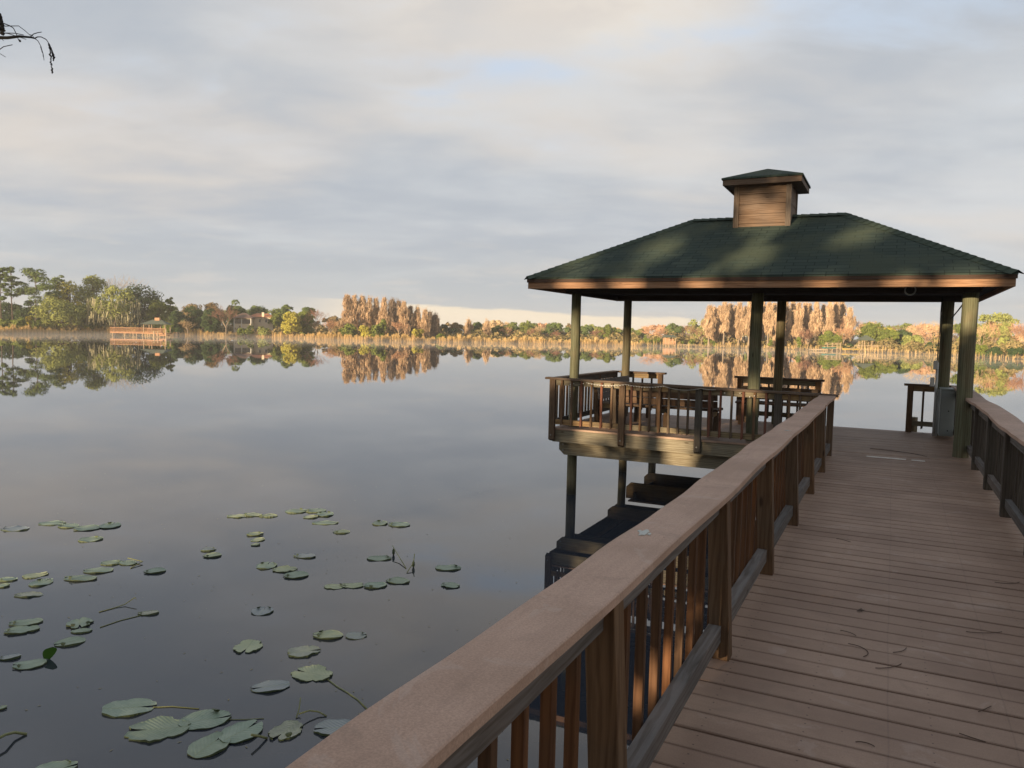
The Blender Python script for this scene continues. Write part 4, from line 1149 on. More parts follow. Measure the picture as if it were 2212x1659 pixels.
band('reeds', LM['reed'], '', -44, 40, 90000, -3.5, 6, 1.2, 2.4, .04, .11, gaps=gp)
def underg(r):
    n = 38000
    a = r.uniform(-46, 46, n); d = r.uniform(8, 34, n)
    rr_ = np.array([shore(v) for v in a]) + d
    hh = (2.2 + 1.3 * np.sin(a * 3.1) * np.sin(a * 1.3 + 2)) * (.4 + .6 * d / 34)
    x0 = rr_ * np.sin(np.radians(a)); y0 = rr_ * np.cos(np.radians(a))
    pos = np.stack([x0 * CY - y0 * SY, x0 * SY + y0 * CY, -.9 + r.uniform(0, 1, n) * hh * 1.35], 1)
    nm = unit(r, n); s = r.uniform(.3, .8, n)
    return cards(pos, nm, r, s, s), r.uniform(0, 1, n)
Q, T = underg(rs(9))
tag(np_mesh('undergrowth', LM['under'], Q, T), kind='stuff')
def nth(n):
    w1 = ordn[:20]; tens = {2: 'twenty', 3: 'thirty', 4: 'forty'}; tn = {30: 'thirtieth', 40: 'fortieth'}
    return w1[n - 1] if n <= 20 else tn.get(n, tens[n // 10] + ' ' + w1[n % 10 - 1] if n % 10 else '')
# far treeline filling the distance
for i in range(46):
    a_ = -40 + i * 1.75 + random.Random(i).uniform(-.5, .5)
    px_ = 1106 + 1661 * math.tan(rad(a_)); Yd = 265 + (i * 37) % 60
    if px_ < 950 or 1320 > px_ > 1120 or 1:
        hgt = (6.6 if px_ < 700 else 3.0 if px_ < 1500 else 6.0) + (i * 13 % 7) * .3
        side = 'left of the pavilion' if px_ < 1100 else 'behind and right of the pavilion'
        tree('round', '%s tree from the left in the dim distant back row' % nth(i + 1), px_, Yd, zat(px_, 0, 1) * 0 + (hz(px_) - (hgt + 1.2 - 1.7 - .2) * 1661 / Yd), 70, L_[(['dark', 'oak', 'brown', 'pine'] if px_ < 700 else ['brown', 'moss_oak', 'tan', 'oak', 'peach'])[i % (4 if px_ < 700 else 5)]], n=1300, size=.8, group='dim trees in the distant back row', base=-.2, low=-.1)

# ------------------------------------------------------------------ near shore behind the camera (throws the shade)
near = [(-1.2, -7.2, 3.4, 5), (1.6, -11.5, 5, 6), (-6, -10.5, 5, 6), (-3.2, -9, 7.5, 7), (2.8, -9.5, 7, 7), (-9, -13, 11, 9), (6.5, -14, 10, 8), (-1, -17, 12.5, 8), (-15, -19, 13, 9), (12, -20, 13, 9), (3.5, -24, 14, 8), (-8, -26, 14.5, 8), (-20, -30, 15, 9), (-2.5, -34, 15, 8), (-13, -38, 16, 8), (8, -36, 15, 9), (-6.5, -46, 16, 8), (-17, -50, 17, 10), (0, -52, 17, 8), (17, -44, 15, 10), (-26, -42, 16, 10)]
for i, (x, y, h, w_) in enumerate(near):
    tree('oak', 'leafy shoreline tree standing behind the viewer', 0, 0, 0, 0, L_['oak'], n=3000, loc=(x, y, -1.0), H=h, W_=w_, size=.42, group='trees on the near shore behind the viewer', low=.0 if i < 8 else .12, cat='tree')

# bare cypress whose branch tips reach into the frame at the upper left
bt = thing('bare_tree', 'bare twigs with hanging seed clusters reaching in at the upper left corner', 'tree', at(-700, 6.0, -1.5))
tb = MB(); b0 = Vector(at(-700, 6.0, -1.5))
tb.tube([tuple(b0), tuple(b0 + Vector((0, 0, 4))), tuple(b0 + Vector((.1, .1, 8.5)))], [.16, .12, .07], 10)
tb.build('trunk', bark_n, bt)
def sp(px, py, Y=6.2): 
    x, y, _ = at(px, Y); return (x, y, zat(px, py, Y))
br = MB()
B0 = (at(-700, 6.0)[0], at(-700, 6.0)[1], 3.9)
for src, pts, r0, r1 in (((-700, 0, 3.6), [(-330, 250), (-60, 118), (0, 99.5), (28, 100), (55, 97), (78, 99), (86, 101)], .030, .0055),
        (None, [(86, 101), (92, 98), (100, 98), (110, 103), (114, 108), (115.5, 112)], .005, .003),
        (None, [(86, 101), (93, 106), (99, 117), (104, 135), (105, 146)], .0035, .002),
        (None, [(76, 99), (84, 92), (92, 89.5), (101, 88)], .004, .003),
        (None, [(-60, 118), (-20, 84), (0, 80), (20, 76), (53, 75.5), (66, 85), (78, 96)], .006, .0022),
        (None, [(-20, 60), (0, 64), (18, 69), (34, 75), (42, 80), (48, 92), (52, 104), (55, 108)], .006, .0025),
        (None, [(-20, 95), (0, 93), (24, 90), (45, 90.5), (63, 94)], .005, .003),
        (None, [(-20, 86), (0, 87), (30, 91), (50, 97), (68, 103)], .004, .0025),
        (None, [(-20, 38), (0, 43), (8, 47), (12, 52)], .006, .003),
        (None, [(-30, 112), (0, 122), (7, 127), (20, 118), (39, 114)], .005, .003),
        (None, [(-10, 128), (7, 129), (24, 139)], .003, .002),
        (None, [(-10, 145), (9, 149)], .005, .004), (None, [(-10, 152), (3, 157)], .005, .003),
        (None, [(14, 100), (21, 106)], .002, .002), (None, [(86, 101), (80, 94), (76, 93)], .003, .002)):
    p3 = [sp(*p) for p in pts]
    if src is not None: p3 = [(b0.x + .05, b0.y + .05, 3.2)] + p3
    n_ = len(p3); br.tube(p3, [r0 + (r1 - r0) * (k / (n_ - 1)) ** .6 for k in range(n_)], 5)
for a_, b_ in (((-330, 250), (-20, 60)), ((-330, 250), (-20, 38)), ((-330, 250), (-20, 95)), ((-330, 250), (-30, 112)), ((-330, 250), (-10, 128)), ((-330, 250), (-10, 145)), ((-330, 250), (-10, 152)), ((-330, 250), (-20, 86))):
    br.tube([sp(*a_), sp(*b_)], [.014, .006], 5)
br.build('branches', bark_n, bt, fix=False)
sdm = MB(); q = random.Random(4)
def cluster(pts, rmin, rmax, n):
    for k in range(n):
        u = k / n * (len(pts) - 1); i = int(u); f = u - i
        px_ = pts[i][0] + (pts[i + 1][0] - pts[i][0]) * f; py_ = pts[i][1] + (pts[i + 1][1] - pts[i][1]) * f
        p = Vector(sp(px_, py_)); r_ = q.uniform(rmin, rmax)
        o = Vector((q.uniform(-1, 1), q.uniform(-1, 1), q.uniform(-.3, .3))) * r_ * .7
        sdm.tube([tuple(p + o + Vector((0, 0, r_))), tuple(p + o), tuple(p + o - Vector((0, 0, r_)))], [r_ * .4, r_, r_ * .4], 6)
cluster([(115.5, 112), (118, 125), (119, 140), (120, 155), (122, 174)], .004, .0075, 40)
cluster([(116, 113), (120, 122), (125, 134), (128, 143)], .004, .007, 22)
cluster([(121, 126), (124, 138), (125, 147)], .004, .007, 16)
cluster([(12, 52), (13, 62), (15, 72), (16, 82), (20, 93)], .008, .017, 40)
cluster([(10, 52), (8, 62), (8, 76)], .006, .010, 18)
cluster([(16, 60), (19, 72), (21, 86)], .006, .011, 18)
cluster([(98, 118), (101, 128), (104, 140)], .002, .004, 10)
cluster([(53, 104), (55, 108)], .005, .007, 4)
sdm.build('seed_clusters', bark_n, bt, fix=False)

# ------------------------------------------------------------------ houses and docks on the far shore
def quadpt(px, Y, z): 
    x, y, _ = at(px, Y); return (x, y, z)
class Frame:
    """local frame on the far shore: u to the right as seen, v away"""
    def __init__(s, px, Y, turn=0):
        s.o = Vector(at(px, Y)); a = YAW + rad(turn); s.u = Vector((math.cos(a), math.sin(a), 0)); s.v = Vector((-math.sin(a), math.cos(a), 0))
    def p(s, u, v, z): q_ = s.o + s.u * u + s.v * v; return (q_.x, q_.y, z)
    def box(s, m, u0, u1, v0, v1, z0, z1):
        m.hexa([s.p(u0, v0, z0), s.p(u1, v0, z0), s.p(u1, v1, z0), s.p(u0, v1, z0)], [s.p(u0, v0, z1), s.p(u1, v0, z1), s.p(u1, v1, z1), s.p(u0, v1, z1)])
    def hip(s, m, u0, u1, v0, v1, z0, z1, rl):
        um, vm = (u0 + u1) / 2, (v0 + v1) / 2
        A, B, C_, D = s.p(u0, v0, z0), s.p(u1, v0, z0), s.p(u1, v1, z0), s.p(u0, v1, z0); E, F_ = s.p(um - rl / 2, vm, z1), s.p(um + rl / 2, vm, z1)
        m.quad(A, B, F_, E); m.poly([B, C_, F_]); m.quad(C_, D, E, F_); m.poly([D, A, E]); m.quad(A, D, C_, B)
# screened house
f = Frame(523, 218, 12); z_ = lambda py, px=523: zat(px, py, 218)
h1 = thing('house', 'small house with brown hip roof and dark screened porch beside the red tree', 'house', f.p(0, 0, .2))
m = MB(); f.box(m, -2.3, 2.3, 0, 5, -1, z_(688) + 0); m.build('wall', stucco, h1)
for a, b in ((-2.1, -.5), (-.1, 2.1)):
    m = MB(); f.box(m, a, b, -.08, .02, z_(699), z_(689)); m.build('window', glassd, h1)
m = MB(); f.hip(m, -2.9, 2.9, -.8, 5.8, z_(687), z_(676), 1.2); m.build('roof', brownroof, h1)
m = MB()
for u in (-2.3, -.3, 2.2): f.box(m, u - .1, u + .1, -.25, -.1, -1, z_(687))
m.build('porch_post', whited, h1)
f = Frame(562, 224, 10); z_ = lambda py: zat(562, py, 224)
h2 = thing('house', 'cream house with terracotta hip roof and tall chimney', 'house', f.p(0, 0, .2))
m = MB(); f.box(m, -3.4, 3.4, 0, 6, -1, z_(685)); m.build('wall', stucco, h2)
m = MB(); f.hip(m, -4, 4, -.6, 6.6, z_(685), z_(676.5), 3); m.build('roof', terra, h2)
m = MB(); f.box(m, .3, .95, -.3, .3, z_(690), z_(675)); m.build('chimney', stucco, h2)
for a, b in ((-.5, .05), (1.2, 1.8), (2.0, 3.2)):
    m = MB(); f.box(m, a, b, -.06, .02, z_(696), z_(689)); m.build('window', glassd, h2)
f = Frame(757, 205); z_ = lambda py: zat(757, py, 205)
h3 = thing('house', 'white gable end of a building peeking through trees left of the cypresses', 'house', f.p(-3.9, 0, 0))
m = MB(); f.box(m, -5.2, -4.0, 20, 23, -1, zat(725, 682, 225)); m.build('wall', whited, h3)
m = MB(); f.hip(m, -5.4, -3.8, 19.7, 23.3, zat(725, 682, 225), zat(725, 679, 225), .3); m.build('roof', brownroof, h3)
f = Frame(987, 222)
cn = thing('canopy', 'white arched canopy roof among dark trees left of the lone cypresses', 'canopy', f.p(0, 0, 0))
m = MB(); zt = zat(987, 710, 222)
ar = [(1.5 * math.cos(math.pi * k / 10), .9 * math.sin(math.pi * k / 10)) for k in range(11)]
for (a, b), (c, d) in zip(ar[:-1], ar[1:]): m.quad(f.p(a, 0, zt - .9 + b), f.p(c, 0, zt - .9 + d), f.p(c, 4, zt - .9 + d), f.p(a, 4, zt - .9 + b))
m.build('arched_roof', whited, cn, fix=False)
for u in (-1.5, 1.42):
    m = MB(); f.box(m, u, u + .08, 0, .08, -.6, zt - .9); m.build('pole', whited, cn)

# orange dock with small pavilion on the left
f = Frame(333, 168, 6); zd = -.40
od = thing('dock', 'bright orange boardwalk dock with tall railing on the left shore', 'dock', f.p(-4, 1, zd))
m = MB(); f.box(m, -10.5, -1.7, 3.0, 4.6, zd - .22, zd); f.box(m, -1.9, 2.2, .6, 4.6, zd - .22, zd); m.build('deck', orangew, od)
m = MB(); f.box(m, -10.5, -1.7, 2.94, 3.02, zd + .98, zd + 1.06); f.box(m, -10.5, -1.7, 2.96, 3.0, zd + .12, zd + .20)
for k in range(58): f.box(m, -10.45 + k * .15, -10.41 + k * .15, 2.96, 3.0, zd, zd + .98)
m.build('railing', orangew, od)
m = MB(); f.box(m, -1.7, 2.2, .55, .62, zd + .95, zd + 1.02)
for k in range(24): f.box(m, -1.7 + k * .165, -1.65 + k * .165, .56, .60, zd, zd + .98)
f.box(m, -1.72, -1.64, .6, 3.0, zd + .95, zd + 1.02); m.build('front_railing', orangew, od)
for u, v in ((-10, 3.1), (-7.4, 3.1), (-5.6, 3.1), (-4.9, 3.1), (-3.6, 3.1), (-3.0, 3.1), (-1.6, .7), (-1.2, .7), (-.5, .7), (.9, .7), (1.8, .7)):
    m = MB(); m.tube([f.p(u, v, -2.2), f.p(u, v, zd - .2)], .10, 8); m.build('pile', palew, od)
m = MB(); f.box(m, .6, 3.0, -.9, .5, -.95, -.72); m.build('low_platform', orangew, od)
op = thing('pavilion', 'small green roofed pavilion standing on the orange dock', 'pavilion', f.p(-.5, 2.4, zd))
for u, v in ((-2.6, .9), (-.9, .9), (1.9, .9), (-2.6, 4.2), (-.2, 4.2), (1.9, 4.2)):
    m = MB(); m.tube([f.p(u, v, zd), f.p(u, v, 1.55)], .09, 8); m.build('post', palew, op)
m = MB(); f.hip(m, -3.2, 2.4, .3, 4.9, 1.5, 2.5, 2.0); orf = m.build('roof', greenroof, op)
m = MB(); f.box(m, -.75, .25, 2.2, 3.2, 2.3, 2.95); m.build('cupola', orangew, orf)
for k, (u, v, lab) in enumerate(((.2, -.9, 'tall pale mooring pile left of the lone one at the orange dock'), (2.75, -1.1, 'tall pale mooring pile standing right of the orange dock'), (.95, -1.0, 'middle pale mooring pile in front of the orange dock'))):
    m = MB(); m.tube([f.p(u, v, -2.4), f.p(u, v, .42 if k == 1 else .05)], .11, 8); tag(m.build('mooring_pile', palew), lab, 'pile', 'mooring piles at the orange dock')

# red boathouse
f = Frame(1446, 200, 0)
bh = thing('boathouse', 'small open red boathouse on stilts between the two left posts and the grove', 'boathouse', f.p(0, 0, -.6))
m = MB(); f.box(m, -1.45, 1.4, 0, 3, -.75, -.55); m.build('deck', orangew, bh)
m = MB(); f.box(m, -1.4, 1.35, 2.6, 2.7, -.55, .9); f.box(m, -1.4, 1.35, .05, .12, -.5, .15); m.build('wall', orangew, bh)
for u in (-1.35, -.4, .45, 1.3):
    m = MB(); f.box(m, u - .06, u + .06, .0, .12, -2.2, 1.15); m.build('post', palew, bh)
m = MB(); f.hip(m, -1.7, 1.65, -.3, 3.3, 1.1, 1.75, 2.2); m.build('roof', greenroof, bh)
m = MB(); f.box(m, 1.45, 7.5, 1.0, 2.2, -.80, -.68); m.build('walkway', palew, bh)
for u in (2.2, 2.9, 3.6, 4.4, 5.2):
    m = MB(); m.tube([f.p(u, 1, -2.2), f.p(u, 1, -.7)], .07, 6); m.build('pile', palew, bh)
# pale dock on the right
f = Frame(1872, 184, -3)
pd = thing('dock', 'long pale sunlit dock in front of the large round green tree', 'dock', f.p(0, 0, -.6))
m = MB(); f.box(m, -5.6, 6.0, 0, 2.4, -.72, -.52); f.box(m, -8.5, -3.5, .6, 2.0, -.75, -.62); m.build('deck', palew, pd)
m = MB(); f.box(m, -3.2, 5.9, .05, .12, .22, .30)
for k in range(16): f.box(m, -3.2 + k * .6, -3.12 + k * .6, .05, .12, -.52, .25)
m.build('railing', palew, pd)
for k in range(19):
    m = MB(); u = -5.4 + k * .62; m.tube([f.p(u, .1, -2.2), f.p(u, .1, -.7)], .06, 6); m.build('pile', palew, pd)
m = MB(); f.box(m, 1.2, 2.6, .5, .9, -.1, -.02); f.box(m, 1.2, 2.6, .9, .96, .0, .35); m.build('bench', palew, pd)
pg = thing('pavilion', 'tiny green roofed pavilion on the pale dock', 'pavilion', f.p(0, 1.2, -.5))
for u, v in ((-1.3, .3), (1.0, .3), (-1.3, 2.3), (1.0, 2.3), (-.75, .3)):
    m = MB(); f.box(m, u - .07, u + .07, v, v + .14, -.5, 1.5); m.build('post', palew, pg)
m = MB(); f.hip(m, -2.0, 1.7, -.3, 3.0, 1.5, 2.75, .4); m.build('roof', greenroof, pg)
f = Frame(1795, 182, 0)
lf_ = thing('boat_lift', 'wooden rack with stacked boards left of the pale dock', 'boat lift', f.p(0, 0, -.8))
m = MB()
for z in (-.2, .25, .62): f.box(m, -1.3, 2.0, 0, 1.6, z, z + .09)
m.build('shelf', palew, lf_)
for u in (-1.2, 0, 1.1, 1.9):
    m = MB(); f.box(m, u - .07, u + .07, 0, .12, -2, .75); m.build('post', palew, lf_)
m = MB(); f.box(m, -4.9, -1.4, 0, 1.5, -1.05, -.82); m.build('float', palew, lf_)
def hull(u0, u1, v, z, wd, mat, name, lab, cat):
    m = MB(); n = 10; L = u1 - u0; prev = None
    for k in range(n + 1):
        t = k / n; s = math.sin(math.pi * min(max(t, .02), .98)) ** .6
        c = [f.p(u0 + L * t, v - wd * s, z + .22 + .12 * abs(t - .5) * 2), f.p(u0 + L * t, v - wd * s * .5, z), f.p(u0 + L * t, v + wd * s * .5, z), f.p(u0 + L * t, v + wd * s, z + .22 + .12 * abs(t - .5) * 2)]
        if prev:
            for j in range(3): m.quad(prev[j], c[j], c[j + 1], prev[j + 1])
            m.quad(prev[3], c[3], c[0], prev[0])
        prev = c
    return tag(m.build(name, mat), lab, cat)
hull(-2.6, .6, -.4, -.62, .35, tealp, 'canoe', 'teal canoe lying by the wooden rack', 'canoe')
f = Frame(1834, 181, 0)
hull(-2.1, 1.9, -.4, -.80, .35, yelp, 'kayak', 'long yellow kayak on the pale dock', 'kayak')

# ------------------------------------------------------------------ lily pads
def padmat(name, c1, c2, rough, spec=.5):
    m, t = newmat(name)
    oi = t('ShaderNodeObjectInfo').outputs['Random']
    uvn = t('ShaderNodeTexCoord').outputs['Object']
    n = t.noise(uvn, 9, 4, .6, .4); n2 = t.noise(uvn, 60, 2, .5)
    c = t.mix(t.ss(n, .35, .7), c1, c2)
    c = t.mix(t.m('MULTIPLY', oi, .35), c, (.20, .22, .10, 1))
    c = t.mix(t.m('MULTIPLY', n2, .3), c, (c1[0] * .5, c1[1] * .5, c1[2] * .5, 1))
    s = t('ShaderNodeSeparateXYZ', {0: uvn}).outputs
    vein = t.m('ABSOLUTE', s[1]); c = t.mix(t.m('MULTIPLY', t.m('SUBTRACT', 1.0, t.ss(vein, .002, .008)), .5), c, (.22, .25, .13, 1))
    rib = t('ShaderNodeTexWave', {'Vector': t('ShaderNodeCombineXYZ', {0: t.m('ADD', s[0], t.m('MULTIPLY', vein, -1.0)), 1: 0.0, 2: 0.0}).outputs[0], 'Scale': 9.0, 'Distortion': 1.0}).outputs[1]
    bump = t('ShaderNodeBump', {'Strength': .35, 'Distance': .006, 'Height': t.m('ADD', rib, n)}).outputs[0]
    b = t('ShaderNodeBsdfPrincipled', {'Base Color': c, 'Roughness': rough, 'Normal': bump, 'Specular IOR Level': spec})
    out(t, b.outputs[0]); return m
PM = dict(g=padmat('pad_green', (.25, .33, .24, 1), (.34, .41, .30, 1), .5), y=padmat('pad_yellow_green', (.48, .51, .30, 1), (.38, .43, .27, 1), .5),
          s=padmat('pad_grey_sheen', (.21, .25, .25, 1), (.24, .27, .27, 1), .35, .8), f=padmat('pad_faded', (.34, .36, .25, 1), (.21, .23, .18, 1), .25), d=padmat('pad_underside', (.045, .07, .028, 1), (.08, .10, .04, 1), .6))
stemm = simple('pad_stem', (.24, .25, .11, 1), .5, 0, .2)
def ground_at(px, py):
    Yd = (1.7 - WZ) * 1661.0 / (py - hz(px))
    # exact depth along the view for a point on the water plane
    d = camray(px, py); tt = (WZ - 1.7) / d[2]
    return (d[0] * tt, d[1] * tt)
_M = camo.matrix_world
def camray(px, py):
    v = _M.to_3x3() @ Vector(((px - 1106) / 1661.0, -(py - 829.5) / 1661.0, -1.0)); return (v.x, v.y, v.z)
def pad(px, py, wpx, c, lab, grp, ang=None, asp=1.2, fold=0, ragged=0, i=0):
    x, y = ground_at(px, py); dist = math.hypot(x, y); W_ = wpx * (WZ - 1.7) / camray(px, py)[2] / 1661.0 * 1.04
    q = random.Random(900 + i)
    ang = q.uniform(0, 6.28) if ang is None else rad(ang)
    L = W_ / (1.0 if asp < 1.3 else 1.1); B = L / asp
    m = MB(); n = 40; z0 = WZ + .003
    cen = (0, 0)
    rim = []
    slit = .13
    for k in range(n):
        t = slit + (2 * math.pi - 2 * slit) * k / (n - 1)
        rr_ = 1 + .025 * math.sin(t * 9 + i) + (.07 * math.sin(t * 17 + i) * q.uniform(0, 1) if ragged else .008 * math.sin(t * 31)) + q.uniform(-.01, .01) - (.22 * max(0, math.cos((t - 2.2 - i % 3) * 3)) ** 8 if ragged else 0)
        # heart shaped base at the slit
        if t < .5 or t > 2 * math.pi - .5: rr_ *= 1.04
        rim.append((L / 2 * rr_ * math.cos(t), B / 2 * rr_ * math.sin(t)))
    ca, sa = math.cos(ang), math.sin(ang)
    wv = lambda u, v: .004 * math.sin(u * 30 + i) + .004 * math.sin(v * 37 + 2 * i)
    def P(u, v, z): return (u, v, z)
    rr1 = [(.22 * L, 0)]
    inner = (.18 * L, 0)
    m.v.append(P(inner[0], inner[1], .003))
    fr_ = (.35, .7, .93, 1.0)
    for f_ in fr_:
        for (u, v) in rim:
            uu, vv = inner[0] + (u - inner[0]) * f_, inner[1] + (v - inner[1]) * f_
            m.v.append(P(uu, vv, .003 + wv(uu, vv) * f_ + (.005 if f_ == 1.0 else .002 * f_)))
    for k in range(n - 1): m.f.append((0, 1 + k, 2 + k)); m.mi.append(0)
    for j in range(3):
        a, b = 1 + j * n, 1 + (j + 1) * n
        for k in range(n - 1): m.f.append((a + k, b + k, b + k + 1, a + k + 1)); m.mi.append(0)
    # thin rim below
    a = 1 + 3 * n; b = len(m.v)
    for (u, v) in rim: m.v.append(P(u * .99, v * .99, -.004))
    for k in range(n - 1): m.f.append((a + k, b + k, b + k + 1, a + k + 1)); m.mi.append(1)
    if fold:
        # a lobe curled up over the pad
        for fk in range(fold):
            t0 = q.uniform(.3, 1.0) if fk == 0 else -q.uniform(.3, 1.0)
            fs = L * (.16 if fold < 3 else .3); cx, cy = L * .40 * math.cos(t0), B * .42 * math.sin(t0)
            i0 = len(m.v); st_ = 5
            for k in range(st_ + 1):
                u = k / st_; 
                for s_ in (-1, 1):
                    wd = fs * .6 * math.sin(math.pi * (.15 + .7 * u))
                    m.v.append((cx - s_ * wd * math.sin(t0) - fs * .5 * u * u * math.cos(t0), cy + s_ * wd * math.cos(t0) - fs * .5 * u * u * math.sin(t0), .004 + fs * .55 * math.sin(u * 1.9)))
            for k in range(st_):
                a_ = i0 + 2 * k; m.f.append((a_, a_ + 1, a_ + 3, a_ + 2)); m.mi.append(1)
    for k, v in enumerate(m.v):
        m.v[k] = (v[0] * ca - v[1] * sa, v[0] * sa + v[1] * ca, v[2])
    o = m.build('lily_pad', [PM[c], PM['d']], smooth=False, fix=False)
    # keep the vein pattern aligned with the leaf: geometry is stored unrotated
    me = o.data; R3 = Matrix.Rotation(-ang, 4, 'Z'); me.transform(R3)
    o.rotation_euler = (0, 0, ang); o.location = (x, y, z0 + .0015 * (i % 5))
    tag(o, lab, 'lily pad', grp); return o
GP = 'lily pads floating on the lake'
